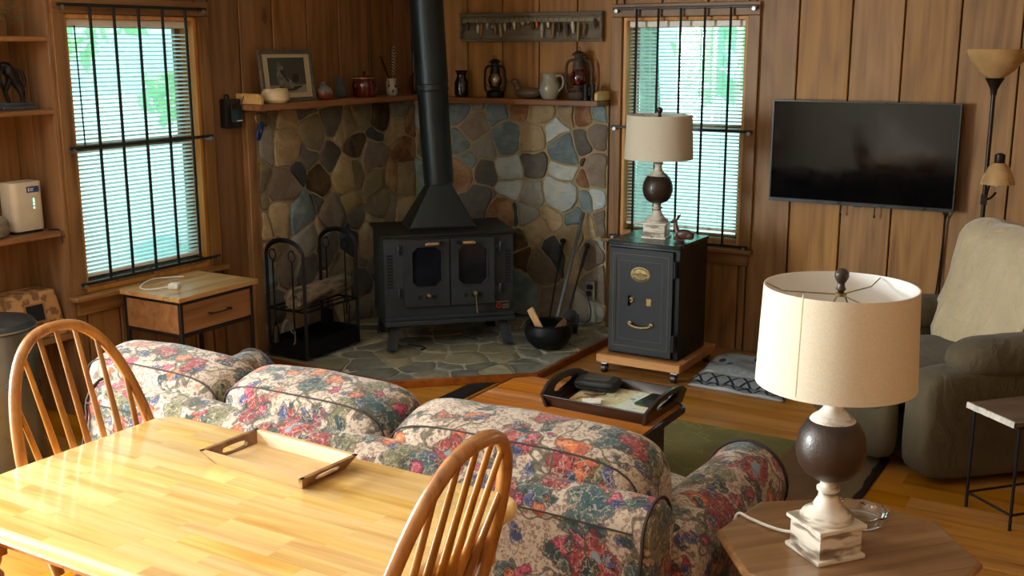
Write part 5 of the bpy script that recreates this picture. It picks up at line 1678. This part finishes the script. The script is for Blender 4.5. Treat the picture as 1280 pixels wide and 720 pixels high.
for x0, x1, zc, hz, yc in ((1.20, 1.865, .553, .180, -3.535), (1.855, 2.535, .560, .182, -3.535), (2.515, 3.345, .548, .190, -3.535)):
    hx = (x1 - x0) / 2
    M_ = Matrix.Translation(((x0 + x1) / 2 - OX, yc - OY, zc)) @ Matrix.Rotation(.16, 4, 'X') @ Matrix.Rotation(random.uniform(-.015, .015), 4, 'Y')
    cu_ = MB().soft((0, 0, 0), (hx, .135, hz), 4.6, 14, M=M_, amp=.012, fr=6).build('back_cushion', m_floral, so, ang=80)
    for yy in (-.095,):
        e = 4.6
        loop = []
        sc_ = (1 - (abs(yy) / .135) ** e) ** (1 / e)
        for i in range(64):
            a = 2 * PI * i / 64
            ca, sa = math.cos(a), math.sin(a)
            d = (abs(ca) ** e + abs(sa) ** e) ** (1 / e)
            loop.append(M_ @ Vector((ca / d * hx * sc_ * 1.008, yy, sa / d * hz * sc_ * 1.012)))
        MB().tube(loop, .0030, 6, closed=True).build('cushion_piping', m_piping, cu_)

# ------------------------------------------------------------------ rug, floor strip, coffee table and its tray
def rug_mat():
    k = NM('woven_rug')
    co = k.coord()
    sep = k.n('ShaderNodeSeparateXYZ', {0: co})
    n1, _ = k.noise(co, 7, 4)
    n2, _ = k.noise(co, 60, 2)
    c = k.mix(n1, C(96, 94, 58), C(128, 122, 80))
    ln, _ = k.noise(k.vmath('ADD', co, (3, 1, 0)), 4.6, 2)
    line = k.step(k.math('ABSOLUTE', k.math('SUBTRACT', ln, .5)), .010, .005)
    c = k.mix(k.math('MULTIPLY', line, .7), c, C(136, 128, 72))
    brown = k.mix(n1, C(92, 72, 54), C(126, 104, 82))
    xb = k.math('ADD', sep.outputs[0], k.math('MULTIPLY', k.math('SUBTRACT', n1, .5), .05))
    c = k.mix(k.step(xb, .17, .20), c, brown)
    c = k.mix(k.step(xb, .48, .485), c, C(104, 88, 66))
    c = k.mix(k.step(xb, .555, .56), c, C(40, 30, 24))
    k.bump(n2, .5, .003)
    return k.fin(c, .95, 0, .1)


rg = MB().prism(rrect(-.59, .59, -.76, .76, .02, 3), 0, .009).build('area_rug', rug_mat(), None, bevel=.003)
rg.location = (2.90, -2.115, .0005)
tag(rg, 'green and brown patterned area rug under coffee table', 'rug')
vt = thing('floor_register', 'long black metal floor vent set in floorboards beside hearth', 'floor vent', (1.378, -1.62, .0005))
MB().box(-.055, .055, -.345, .345, 0, .006).build('plate', plain('vent_black', C(38, 38, 36), .5, .4, .1), vt, bevel=.002)
for i in range(32):
    y = -.325 + i * .021
    MB().box(-.042, .042, y - .004, y + .004, .0062, .0072).build('louver', m_void, vt, smooth=False)

ct = thing('coffee_table', 'orange pine coffee table with clipped corners behind sofa', 'coffee table', (2.51, -2.48, .010))
m_ctop = wood('orange_pine_top', C(130, 70, 20), C(180, 108, 40), C(202, 136, 64), 0, 26, 1.2, .24, knots=.9, coat=.5, objvar=.16, knot_sc=4.5)
m_cdark = wood('dark_mahogany', C(34, 18, 14), C(54, 30, 22), C(70, 42, 30), 2, 30, 1.5, .35, coat=.3)
CX, CY, CZ = .386, .275, .390
top = [(-CX, -CY + .055), (-CX + .055, -CY), (CX - .055, -CY), (CX, -CY + .055), (CX, CY - .055), (CX - .055, CY), (-CX + .055, CY), (-CX, CY - .055)]
for i in range(5):
    y0 = -CY + .012 + i * (2 * CY - .024) / 5
    q = clip_rect([(x * .97, y * .957) for x, y in top], -1, 1, y0 + .0004, y0 + (2 * CY - .024) / 5 - .0004)
    if q:
        MB().prism(q, CZ - .020, CZ).build('top_plank', m_ctop, ct)
b = MB()
n = 8
ins = [(x * .972, y * .960) for x, y in top]
vs = [(x, y, CZ - .024) for x, y in top] + [(x, y, CZ - .001) for x, y in top] + [(x, y, CZ + .001) for x, y in ins] + [(x, y, CZ - .024) for x, y in ins]
fs = []
for r_ in range(4):
    for i in range(n):
        j = (i + 1) % n
        a, c_ = r_ * n, ((r_ + 1) % 4) * n
        fs.append((a + i, a + j, c_ + j, c_ + i))
b.add(vs, fs).build('edge_moulding', m_cdark, ct)
MB().prism([(x * .90, y * .87) for x, y in top], CZ - .052, CZ - .0245).build('under_moulding', m_cdark, ct, bevel=.004)
MB().box(-.31, .31, -.205, .205, .035, CZ - .053).build('cabinet', m_cdark, ct, bevel=.004)
MB().box(-.335, .335, -.228, .228, 0, .034).build('plinth', m_cdark, ct, bevel=.006)
for sy in (-1, 1):
    for x in (-.152, .152):
        dd = MB().box(x - .14, x + .14, sy * .2055 - (.012 if sy < 0 else 0), sy * .2055 + (.012 if sy > 0 else 0), .06, .315).build('door', m_cdark, ct, bevel=.003)
        MB().lathe([(.008, 0), (.012, .012), (0, .016)], 12, M=Matrix.Translation((x - .11 * (1 if x > 0 else -1), sy * .2175, .19)) @ Matrix.Rotation(-sy * PI / 2, 4, 'X')).build('knob', m_brass, dd)

m_espresso = plain('espresso_wood', C(38, 26, 22), .32, 0, .2, 20, coat=.3)
bt = thing('serving_tray', 'dark brown serving tray with arched handles on coffee table', 'tray', (2.648, -2.375, .4015), math.radians(-1.5))
TX, TY = .210, .168
MB().box(-TX + .012, TX - .012, -TY + .012, TY - .012, 0, .008).build('bottom', m_espresso, bt)
for sy in (-1, 1):
    b = MB()
    b.add([(-TX, sy * (TY - .012), 0), (TX, sy * (TY - .012), 0), (TX + .012, sy * (TY + .012), .05), (-TX - .012, sy * (TY + .012), .05),
           (-TX, sy * (TY - .022), 0), (TX, sy * (TY - .022), 0), (TX + .012, sy * (TY + .002), .05), (-TX - .012, sy * (TY + .002), .05)],
          [(0, 1, 2, 3), (7, 6, 5, 4), (3, 2, 6, 7), (0, 4, 5, 1), (0, 3, 7, 4), (1, 5, 6, 2)])
    b.build('long_side', m_espresso, bt, bevel=.002)
for sx in (-1, 1):
    def HP_(t, off):
        return (t, off)
    out = [(-TY, 0), (TY, 0), (TY + .014, .052)] + [(TY * .95 * math.cos(a), .052 + .042 * math.sin(a)) for a in [PI * i / 12 for i in range(1, 12)]] + [(-TY - .014, .052)]
    n = len(out)
    hole = [(TY * .56 * math.cos(a), .044 + (.026 * math.sin(a) if math.sin(a) > 0 else .012 * math.sin(a))) for a in [2 * PI * i / n + .0 for i in range(n)]]
    # order both loops by angle so they can be bridged
    key = lambda p: math.atan2(p[1] - .044, p[0])
    out.sort(key=key)
    hole.sort(key=key)
    b = MB()
    vs = []
    for xo in (0.0, .012):
        for loop in (out, hole):
            for y, z in loop:
                vs.append((sx * (TX - .010 + z * .25 + xo), y, z))
    fs = []
    for i in range(n):
        j = (i + 1) % n
        fs += [(i, j, n + j, n + i), (2 * n + i, 3 * n + i, 3 * n + j, 2 * n + j), (i, 2 * n + i, 2 * n + j, j), (n + i, n + j, 3 * n + j, 3 * n + i)]
    b.add(vs, fs)
    o_ = b.build('handle_end', m_espresso, bt, ang=30)
    bm = bmesh.new()
    bm.from_mesh(o_.data)
    bmesh.ops.recalc_face_normals(bm, faces=bm.faces)
    bm.to_mesh(o_.data)
    bm.free()


def print_mat(name, base, cols, seed):
    k = NM(name)
    co = k.vmath('ADD', k.coord(), (seed, seed * .7, 0))
    n1, nc = k.noise(co, 14, 3, .6, 1.0)
    n2, _ = k.noise(co, 45, 3)
    c = base
    for i, (cc, lo) in enumerate(cols):
        f, _ = k.noise(k.vmath('ADD', co, (i * 3.1, i * 1.7, 0)), 16, 3, .6, 1.5)
        c = k.mix(k.step(f, lo, lo + .03), c, cc)
    c = k.mix(k.math('MULTIPLY', k.step(n2, .6, .7), .5), c, C(90, 80, 60))
    return k.fin(c, .35)


ZT = .4015 + .0085
for nm, lab, cx, cy, sx, sy, rz, m_, z in (
        ('magazine', 'tan magazine lying at pouch end of dark serving tray', 2.560, -2.40, .075, .092, .10, print_mat('tan_cover', C(206, 184, 138), [(C(150, 110, 60), .58), (C(90, 80, 50), .64)], 1.3), 0),
        ('magazine', 'illustrated cream magazine in middle of dark serving tray', 2.665, -2.36, .085, .120, .05, print_mat('cream_cover', C(222, 214, 184), [(C(150, 92, 50), .60), (C(90, 110, 90), .63), (C(196, 190, 150), .40)], 4.1), .0065),
        ('brochure', 'pale blue-white brochure under phone in dark serving tray', 2.775, -2.385, .07, .11, -.06, print_mat('pale_cover', C(206, 214, 206), [(C(222, 206, 140), .55), (C(120, 150, 140), .66)], 7.7), .0130),
        ('envelope', 'small white slip of paper beside black pouch in tray', 2.60, -2.47, .035, .025, .5, m_white, .0195)):
    mg = MB().box(-sx, sx, -sy, sy, 0, .006).build(nm, m_, None, bevel=.001)
    mg.location = (cx, cy, ZT + z)
    mg.rotation_euler = (0, 0, rz)
    tag(mg, lab, 'paper' if nm == 'envelope' else nm)
pu = thing('zip_pouch', 'black zippered pouch lying in dark serving tray', 'pouch', (2.535, -2.285, ZT + .0130), .15)
MB().soft((0, 0, .022), (.088, .062, .022), 4.5, 10).build('case', plain('black_nylon', C(24, 24, 26), .65, 0, .15, 40), pu, ang=70)
MB().tube([(.089 * math.copysign(abs(math.cos(a)) ** .45, math.cos(a)), .063 * math.copysign(abs(math.sin(a)) ** .45, math.sin(a)), .022) for a in [2 * PI * i / 48 for i in range(48)]], .003, 5, closed=True).build('zipper', m_iron, pu)
MB().prism(rrect(-.055, .055, -.036, .036, .012), .0425, .0455).build('mesh_panel', plain('brown_mesh_panel', C(60, 52, 42), .8, 0, .2, 80), pu, bevel=.001)
MB().tube(smooth_path([(.05, -.063, .02), (.06, -.09, .01), (.02, -.115, .008), (-.02, -.11, .008)], 4), .0028, 5).build('wrist_strap', m_blackpl, pu)
ph = thing('mobile_phone', 'black phone lying on brochure at end of serving tray', 'phone', (2.795, -2.352, ZT + .0200), -.10)
MB().prism(rrect(-.036, .036, -.074, .074, .009), 0, .0085).build('body', m_blackpl, ph, bevel=.002)
MB().prism(rrect(-.032, .032, -.068, .068, .006), .0086, .0092).build('screen', plain('phone_glass', C(26, 34, 36), .08, 0, .1), ph, smooth=False)

# ------------------------------------------------------------------ folded blanket on the floor
def blanket_mat():
    k = NM('southwest_blanket')
    co = k.coord()
    sep = k.n('ShaderNodeSeparateXYZ', {0: co})
    x, y = sep.outputs[0], sep.outputs[1]
    n1, _ = k.noise(co, 50, 2)
    n2, _ = k.noise(co, 9, 3)
    c = k.mix(n1, C(96, 100, 104), C(132, 136, 138))
    # border of chevrons and crosses near the front edge
    fy = k.math('ABSOLUTE', k.math('SUBTRACT', y, -.165))
    fx = k.math('PINGPONG', x, .045)
    chev = k.step(k.math('ABSOLUTE', k.math('SUBTRACT', k.math('ADD', fx, fy), .045)), .010, .006)
    band = k.step(fy, .040, .036)
    c = k.mix(k.math('MULTIPLY', chev, band), c, C(34, 38, 46))
    for yy in (-.215, -.115, -.10):
        c = k.mix(k.step(k.math('ABSOLUTE', k.math('SUBTRACT', y, yy)), .008, .005), c, C(164, 168, 170))
    d, _ = k.voro(k.vmath('MULTIPLY', co, (1, 1, .6)), 13)
    far = k.step(y, -.09, -.07)
    c = k.mix(k.math('MULTIPLY', far, k.step(d, .30, .26)), c, C(40, 42, 52))
    c = k.mix(k.math('MULTIPLY', far, k.step(n2, .58, .62)), c, C(112, 82, 62))
    k.bump(n1, .4, .002)
    return k.fin(c, .95, 0, .1)


fb = thing('folded_blanket', 'grey patterned blanket folded on floor beside safe', 'blanket', (2.60, -.585, .001), math.radians(-3))
m_bl = blanket_mat()
for lay, (hx, hy, z0, hb, yc) in enumerate(((.265, .225, 0.0, .035, 0.0), (.255, .205, .030, .040, .012), (.235, .150, .055, .050, .055))):
    b = MB()
    nx, ny = 26, 20
    vs, fs = [], []
    for s_ in (1, 0):
        for j in range(ny + 1):
            for i in range(nx + 1):
                u, v = -1 + 2 * i / nx, -1 + 2 * j / ny
                ed = (max(0.0, 1 - abs(u) ** 8) * max(0.0, 1 - abs(v) ** 8)) ** .5
                z = z0 + (hb * (.55 + .45 * (v + 1) / 2) * ed * s_)
                if s_:
                    z += .012 * ed * mnoise.noise(Vector((u * 2.2, v * 2.2, lay * 3.0)))
                skew = -.05 * (v + 1) / 2
                vs.append((u * hx * (1 - .12 * max(0, v)) + skew + .008 * mnoise.noise(Vector((v * 3, u, lay))), yc + v * hy + .008 * mnoise.noise(Vector((u * 3, v, lay + 5))), z))
    N_ = (nx + 1) * (ny + 1)
    for j in range(ny):
        for i in range(nx):
            a = j * (nx + 1) + i
            fs.append((a, a + 1, a + nx + 2, a + nx + 1))
            fs.append((N_ + a, N_ + a + nx + 1, N_ + a + nx + 2, N_ + a + 1))
    b.add(vs, fs).build('fold_layer', m_bl, fb, ang=70)

# ------------------------------------------------------------------ recliner with throw, and the small table beside it
def suede():
    k = NM('olive_brown_suede')
    co = k.coord()
    f, _ = k.noise(co, 7, 4)
    g, _ = k.noise(co, 200, 2)
    wr1, _ = k.noise(k.vmath('MULTIPLY', co, (9, 9, 5)), 1.0, 3, .5, 1.5)
    k.bump(k.math('ADD', k.math('MULTIPLY', g, .06), wr1), .35, .03)
    return k.fin(k.mix(f, C(68, 60, 44), C(96, 86, 66)), .9, 0, .15, sheen=.08)


m_suede = suede()
re_ = thing('recliner', 'olive-brown suede recliner armchair with padded arms', 'recliner', (3.640, -1.045, 0), math.radians(-45))
MB().box(-.36, .36, -.33, .33, .03, .24).build('base', m_suede, re_, bevel=.02, seg=2)
for s_ in (-1, 1):
    x = s_ * .375
    MB().soft((x, -.03, .258), (.092, .385, .228), 7, 12, amp=.006, fr=5).build('arm', m_suede, re_, ang=80)
    MB().soft((x, .03, .520), (.120, .300, .082), 2.7, 14, amp=.020, fr=7).build('arm_pad', m_suede, re_, ang=80)
MB().soft((0, -.10, .36), (.285, .36, .10), 4, 12, amp=.012, fr=5).build('seat_cushion', m_suede, re_, ang=80)
MB().soft((0, -.445, .235), (.282, .055, .19), 4, 10, amp=.014, fr=6).build('footrest', m_suede, re_, ang=80)
MB().soft((0, -.480, .335), (.275, .035, .075), 3, 8, amp=.008, fr=7).build('footrest_pad', m_suede, re_, ang=80)
Mb = Matrix.Translation((0, .25, .34)) @ Matrix.Rotation(-.30, 4, 'X') @ Matrix.Diagonal((1, 1, .90, 1))
MB().soft((0, 0, .30), (.350, .115, .34), 4, 14, M=Mb, amp=.012, fr=5).build('backrest', m_suede, re_, ang=80)
MB().soft((0, -.07, .50), (.29, .085, .14), 3, 12, M=Mb, amp=.012, fr=6).build('head_pillow', m_suede, re_, ang=80)
MB().soft((0, -.08, .18), (.28, .08, .18), 3, 12, M=Mb, amp=.012, fr=6).build('lumbar_pillow', m_suede, re_, ang=80)


def fleece():
    k = NM('cream_fleece')
    co = k.coord()
    g, _ = k.noise(co, 160, 2)
    f, _ = k.noise(co, 6, 4)
    wr1, _ = k.noise(k.vmath('MULTIPLY', co, (9, 9, 3.5)), 1.0, 3, .5, 2.0)
    k.bump(k.math('ADD', k.math('MULTIPLY', g, .05), wr1), .6, .03)
    return k.fin(k.mix(f, C(152, 136, 106), C(182, 166, 136)), .95, 0, .1, sheen=.4)


th = thing('throw_blanket', 'cream fleece throw draped over back of recliner', 'throw', (3.640, -1.045, 0), math.radians(-45))
path = [Vector((0, p[0], p[1])) for p in [(v.x, v.y) for v in [Vector((q[0], q[1], 0)) for q in [(p.x, p.y) for p in smooth_path([(.205, .44, 0), (.19, .60, 0), (.135, .672, 0), (.02, .690, 0), (-.11, .680, 0), (-.175, .61, 0), (-.185, .50, 0), (-.172, .36, 0), (-.185, .20, 0), (-.190, .06, 0), (-.200, -.02, 0)], 4)]]]]
nu = 30
vs, fs = [], []
np2 = len(path)
for i, p in enumerate(path):
    t = i / (np2 - 1)
    wdt = .300 * (1.0 if t < .78 else math.sqrt(max(0.05, 1 - ((t - .78) / .235) ** 2)))
    for j in range(nu + 1):
        u = -1 + 2 * j / nu
        w_ = .016 * mnoise.noise(Vector((u * 3.2, t * 2.0, 1.0))) + .018 * mnoise.noise(Vector((u * 7, t * 5, 4.0))) * (1 if t > .45 else .4)
        edge = .010 * abs(u) ** 6
        q = Vector((u * wdt + .012 * mnoise.noise(Vector((t * 6, u, 2))), p.y, p.z))
        nrm = Vector((0, -1, 0)) if t > .5 else (Vector((0, 0, 1)) if t > .2 else Vector((0, 1, 0)))
        q += nrm * (w_ + .012 - edge)
        vs.append(tuple(Mb @ q))
for i in range(np2 - 1):
    for j in range(nu):
        a = i * (nu + 1) + j
        fs.append((a, a + 1, a + nu + 2, a + nu + 1))
to = MB().add(vs, fs).build('fleece', fleece(), th, ang=80)
md = to.modifiers.new('thickness', 'SOLIDIFY')
md.thickness = .008

rt = thing('small_table', 'little side table with pale-edged wood slab top and thin black legs', 'side table', (4.085, -1.635, 0), math.radians(-41.5))
m_slab = wood('grey_brown_slab', C(58, 44, 34), C(96, 77, 61), C(122, 102, 84), 1, 26, 2.2, .4, coat=.2)
pts = []
for i in range(13):
    pts.append((-.128 + .25 * i / 12, -.24 + (.004 * mnoise.noise(Vector((i * .9, 0, 0))))))
poly = pts + [(.125, .26), (-.128, .26)]
MB().prism(poly, .405, .425).build('slab_top', m_slab, rt, bevel=.003)
b = MB()
for i in range(12):
    a, c_ = pts[i], pts[i + 1]
    wv1 = .003 * mnoise.noise(Vector((i * 2.1, 5, 0)))
    b.add([(a[0], a[1] - .008 - wv1, .404), (c_[0], c_[1] - .008, .404), (c_[0], c_[1] - .006, .426), (a[0], a[1] - .006 - wv1, .426), (a[0], a[1] + .001, .404), (c_[0], c_[1] + .001, .404), (c_[0], c_[1] + .001, .4262), (a[0], a[1] + .001, .4262)],
          [(0, 1, 2, 3), (3, 2, 6, 7), (0, 4, 5, 1)])
b.build('pale_edge', plain('chipped_white_edge', C(206, 200, 188), .5, 0, .15, 50), rt, smooth=False)
for x in (-.118, .115):
    for y in (-.215, .235):
        MB().cyl((x, y, 0), (x, y, .4045), .006, n=8).build('leg', m_iron, rt)
for z in (.06, .398):
    MB().cyl((-.118, -.215, z), (.115, -.215, z), .005, n=8).cyl((-.118, .235, z), (.115, .235, z), .005, n=8).cyl((-.118, -.215, z), (-.118, .235, z), .005, n=8).cyl((.115, -.215, z), (.115, .235, z), .005, n=8).build('stretcher', m_iron, rt)

# ------------------------------------------------------------------ octagonal table with ashtray
oc_ = thing('octagonal_table', 'octagonal brown wooden end table beside sofa arm', 'end table', (3.810, -3.485, 0))
m_oct = wood('brown_oak_top', C(92, 62, 36), C(128, 92, 56), C(148, 112, 74), 0, 30, 1.3, .30, coat=.3, objvar=.14)
octp = [(.302 * math.cos(math.radians(14 + 45 * i)), .302 * math.sin(math.radians(14 + 45 * i))) for i in range(8)]
ro_ = math.radians(48)
cr, sr_ = math.cos(ro_), math.sin(ro_)
loc_ = [(x * cr + y * sr_, -x * sr_ + y * cr) for x, y in octp]
for i in range(5):
    y0 = -.31 + i * .124
    q = clip_rect(loc_, -1, 1, y0 + .0003, y0 + .1237)
    if q:
        o_ = MB().prism(q, .525, .55).build('top_board', m_oct, oc_, bevel=.0)
        o_.rotation_euler = (0, 0, ro_)
MB().tube([(x * 1.003, y * 1.003, .5375) for x, y in octp], .0125, 8, closed=True, flat=1.0).build('edge_band', wood('brown_oak_edge', C(104, 70, 38), C(146, 104, 60), C(170, 128, 80), 2, 40, 10, .35, coat=.3), oc_)
MB().prism([(x * .86, y * .86) for x, y in octp], .06, .5245).build('cabinet', wood('oak_panel', C(60, 38, 22), C(92, 62, 38), C(112, 78, 50), 2, 30, 1.4, .45), oc_, bevel=.004)
MB().prism([(x * .93, y * .93) for x, y in octp], 0, .0595).build('plinth', m_oct, oc_, bevel=.005)
for i in range(8):
    a, c_ = Vector((octp[i][0] * .862, octp[i][1] * .862, 0)), Vector((octp[(i + 1) % 8][0] * .862, octp[(i + 1) % 8][1] * .862, 0))
    d_ = (c_ - a)
    o1, o2 = a + d_ * .14, a + d_ * .86
    MB().bar((o1.x, o1.y, .29), (o2.x, o2.y, .29), .010, .36).build('side_panel', m_oct, oc_, bevel=.003)


def clear_glass():
    k = NM('clear_pressed_glass')
    k.fin((.96, .98, .98, 1), .03, 0, .5)
    k.b.inputs['Transmission Weight'].default_value = 1.0
    k.b.inputs['IOR'].default_value = 1.48
    return k.m


at = thing('glass_ashtray', 'round clear glass ashtray behind lamp on octagonal table', 'ashtray', (3.800, -3.325, .5505))
n = 36
b = MB()
b.shell([(0, 0), (.058, 0), (.068, .008), (.074, .030), (.070, .032), (.060, .028), (.054, .010), (0, .008)], n)
b.v = [(x, y, z + (.0025 * math.sin(9 * math.atan2(y, x)) if z > .02 else 0)) for x, y, z in b.v]
b.build('dish', clear_glass(), at)
for a in (.4, 2.5, 4.6):
    MB().cyl((.060 * math.cos(a), .060 * math.sin(a), .0335), (.076 * math.cos(a), .076 * math.sin(a), .0335), .004, n=8).build('rest', bpy.data.materials['clear_pressed_glass'], at)

# ------------------------------------------------------------------ dining table with wooden tray
dt = thing('dining_table', 'light butcher-block dining table with turned legs', 'dining table', (2.64, -4.395, 0))
m_stave = wood('honey_butcher_block', C(196, 148, 80), C(224, 184, 112), C(238, 204, 142), 0, 30, 1.6, .20, objvar=.12, coat=.55, bump=.03, coatr=.09)
m_honey = wood('honey_leg', C(150, 90, 36), C(190, 126, 58), C(210, 152, 84), 2, 30, 1.6, .32, coat=.35)
DX, DY, DZ = .585, .365, .750
prof = rrect(-DX + .016, DX - .016, -DY + .016, DY - .016, .055, 8)
rnd = random.Random(21)
rows = 15
rw = (2 * DY - .032) / rows
for r_ in range(rows):
    y0 = -DY + .016 + r_ * rw
    x = -DX
    first = True
    while x < DX - .01:
        L = rnd.uniform(.08, .30) if first else rnd.uniform(.16, .36)
        x2 = min(x + L, DX)
        if DX - x2 < .06:
            x2 = DX
        q = clip_rect(prof, x + .0001, x2 - .0001, y0 + .0001, y0 + rw - .0001)
        if q and len(q) >= 3:
            MB().prism(q, DZ - .028, DZ).build('stave', m_stave, dt, smooth=False)
        x, first = x2, False
outp = rrect(-DX, DX, -DY, DY, .07, 8)
n = len(outp)
vs = []
for (k_, z) in ((0.0, DZ), (.25, DZ), (.75, DZ - .004), (1.0, DZ - .013), (1.0, DZ - .021), (.75, DZ - .030), (0.0, DZ - .032)):
    for p, q in zip(prof, outp):
        vs.append((p[0] + (q[0] - p[0]) * k_, p[1] + (q[1] - p[1]) * k_, z))
fs = [(r_ * n + i, (r_ + 1) * n + i, (r_ + 1) * n + (i + 1) % n, r_ * n + (i + 1) % n) for r_ in range(6) for i in range(n)]
MB().add(vs, fs).build('edge_band', m_stave, dt, ang=50)
for q in ((-DX + .09, DX - .09, -DY + .100, -DY + .120), (-DX + .09, DX - .09, DY - .120, DY - .100), (-DX + .075, -DX + .095, -DY + .12, DY - .12), (DX - .095, DX - .075, -DY + .12, DY - .12)):
    MB().box(q[0], q[1], q[2], q[3], DZ - .115, DZ - .033).build('apron', m_honey, dt, bevel=.002)
lp_ = [(.016, 0), (.020, .01), (.024, .05), (.030, .10), (.022, .125), (.030, .14), (.022, .155), (.026, .22), (.034, .36), (.038, .46), (.030, .50), (.024, .515), (.036, .535), (.036, .55), (.026, .565), (.034, .585), (.036, .60), (0, .60)]
for sx in (-1, 1):
    for sy in (-1, 1):
        o_ = (sx * (DX - .085), sy * (DY - .095), 0)
        MB().lathe(lp_, 20, o=o_).box(o_[0] - .034, o_[0] + .034, o_[1] - .034, o_[1] + .034, .6005, DZ - .033).build('leg', m_honey, dt)
wt = thing('wooden_tray', 'small pale wooden tray with slot handles on dining table', 'tray', (2.607, -4.180, .7505), math.radians(-2.5))
m_mango = wood('mango_wood', C(176, 136, 92), C(212, 178, 130), C(228, 200, 158), 0, 26, 2.0, .4, objvar=.05)
m_mangod = wood('mango_wood_dark', C(92, 60, 36), C(130, 92, 58), C(156, 116, 78), 0, 26, 2.0, .45, objvar=.05)
QX, QY = .148, .072
MB().box(-QX, QX, -QY, QY, 0, .009).build('bottom', m_mango, wt, bevel=.001)
for sy in (-1, 1):
    b = MB().add([(-QX, sy * QY, 0), (QX, sy * QY, 0), (QX + .024, sy * (QY + .024), .036), (-QX - .024, sy * (QY + .024), .036), (-QX, sy * (QY - .010), 0), (QX, sy * (QY - .010), 0), (QX + .024, sy * (QY + .013), .036), (-QX - .024, sy * (QY + .013), .036)],
                 [(0, 1, 2, 3), (7, 6, 5, 4), (3, 2, 6, 7), (0, 4, 5, 1), (0, 3, 7, 4), (1, 5, 6, 2)])
    o_ = b.build('long_side', m_mango, wt)
for sx in (-1, 1):
    def PP(y, z, off):
        return (sx * (QX + z * .68 - off), y, z)
    out = [(-QY - .000, 0), (QY, 0), (QY + .024, .036), (-QY - .024, .036)]
    out = [(-QY, 0), (0, 0), (QY, 0), (QY + .012, .018), (QY + .024, .036), (.04, .036), (0, .036), (-.04, .036), (-QY - .024, .036), (-QY - .012, .018)]
    hole = [(-.034, .013), (0, .011), (.034, .013), (.042, .019), (.036, .025), (.02, .0265), (0, .0265), (-.02, .0265), (-.036, .025), (-.042, .019)]
    n = 10
    vs = [PP(y, z, 0) for y, z in out] + [PP(y, z, 0) for y, z in hole] + [PP(y, z, .011) for y, z in out] + [PP(y, z, .011) for y, z in hole]
    fs = []
    for i in range(n):
        j = (i + 1) % n
        fs += [(i, j, n + j, n + i), (2 * n + i, 3 * n + i, 3 * n + j, 2 * n + j), (i, 2 * n + i, 2 * n + j, j), (n + i, n + j, 3 * n + j, 3 * n + i)]
    o_ = MB().add(vs, fs).build('handle_end', m_mangod, wt, smooth=False)
for o_ in list(wt.children):
    bm = bmesh.new()
    bm.from_mesh(o_.data)
    bmesh.ops.recalc_face_normals(bm, faces=bm.faces)
    bm.to_mesh(o_.data)
    bm.free()

# ------------------------------------------------------------------ hoop-back chairs
m_chair = wood('honey_chair_wood', C(112, 64, 18), C(158, 101, 36), C(182, 127, 58), 2, 34, 2.0, .30, coat=.4)


def hoop_chair(loc, rz, label):
    c = thing('hoop_back_chair', label, 'chair', loc, rz, 'hoop-back dining chairs')
    # saddle seat
    b = MB()
    n = 40
    ring = []
    for i in range(n):
        a = 2 * PI * i / n
        ca, sa = math.cos(a), math.sin(a)
        ring.append((.215 * math.copysign(abs(ca) ** .75, ca) + .01, (.215 - .02 * (ca < 0) * abs(ca)) * math.copysign(abs(sa) ** .75, sa)))
    vs, fs = [], []
    for kf, z in ((.90, .420), (1.0, .432), (1.0, .447), (.96, .454), (.7, .450), (.35, .446)):
        vs += [(x * kf, y * kf, z) for x, y in ring]
    for r_ in range(5):
        for i in range(n):
            j = (i + 1) % n
            fs.append((r_ * n + i, r_ * n + j, (r_ + 1) * n + j, (r_ + 1) * n + i))
    fs += [tuple(range(n - 1, -1, -1)), tuple(range(5 * n, 6 * n))]
    b.add(vs, fs).build('seat', m_chair, c, ang=50)

    def hoop(t):
        # t in 0..1 round the hoop; bulges a little before narrowing to the seat
        a = PI * t
        hw = .212
        s_ = math.sin(a)
        y = -hw * math.copysign(abs(math.cos(a)) ** .80, math.cos(a))
        z = .450 + .580 * s_ ** .70
        y *= 1 - .10 * max(0, 1 - (z - .45) / .22) ** 1.5
        x = -.165 - .190 * (z - .45) / .58
        return Vector((x, y, z))
    pts = [hoop(i / 48) for i in range(49)]
    MB().tube(pts, .0145, 10, ref=(1, 0, 0), flat=1.12).build('hoop', m_chair, c, ang=60)
    for i in range(7):
        y0 = -.125 + .25 * i / 6
        y1 = y0 * 1.36
        # find hoop height at y1
        best = min((p for p in [hoop(q / 200) for q in range(20, 181)]), key=lambda p: abs(p.y - y1) + (0 if p.z > .62 else 1))
        p0 = Vector((-.172 + .02 * abs(y0) / .135 * 1.0, y0, .447))
        d = best - p0
        MB().tube([p0, p0 + d * .25, p0 + d * .45, p0 + d * .75, best], [.0072, .0092, .0098, .0080, .0062], 10).build('spindle', m_chair, c)
    for sx in (-1, 1):
        for sy in (-1, 1):
            a, e = Vector((sx * .13, sy * .13, .424)), Vector((sx * .185 + (.0 if sx > 0 else -.02), sy * .19, 0))
            d = e - a
            MB().tube([a, a + d * .12, a + d * .16, a + d * .20, a + d * .45, a + d * .58, a + d * .62, a + d * .66, e], [.014, .018, .013, .019, .021, .017, .012, .017, .011], 12).build('leg', m_chair, c)
    for sy in (-1, 1):
        MB().tube([(-.165, sy * .165, .185), (0, sy * .165, .19), (.16, sy * .165, .19)], [.008, .013, .008], 10).build('stretcher', m_chair, c)
    MB().tube([(0, -.165, .19), (0, 0, .19), (0, .165, .19)], [.008, .013, .008], 10).build('stretcher', m_chair, c)
    return c


c1 = hoop_chair((2.265, -4.260, 0), 0, 'honey wood hoop-back chair tucked at table end by trash can')
copy_thing(c1, (2.990, -4.425, 0), PI, 'honey wood hoop-back chair tucked at table end nearest octagonal table')
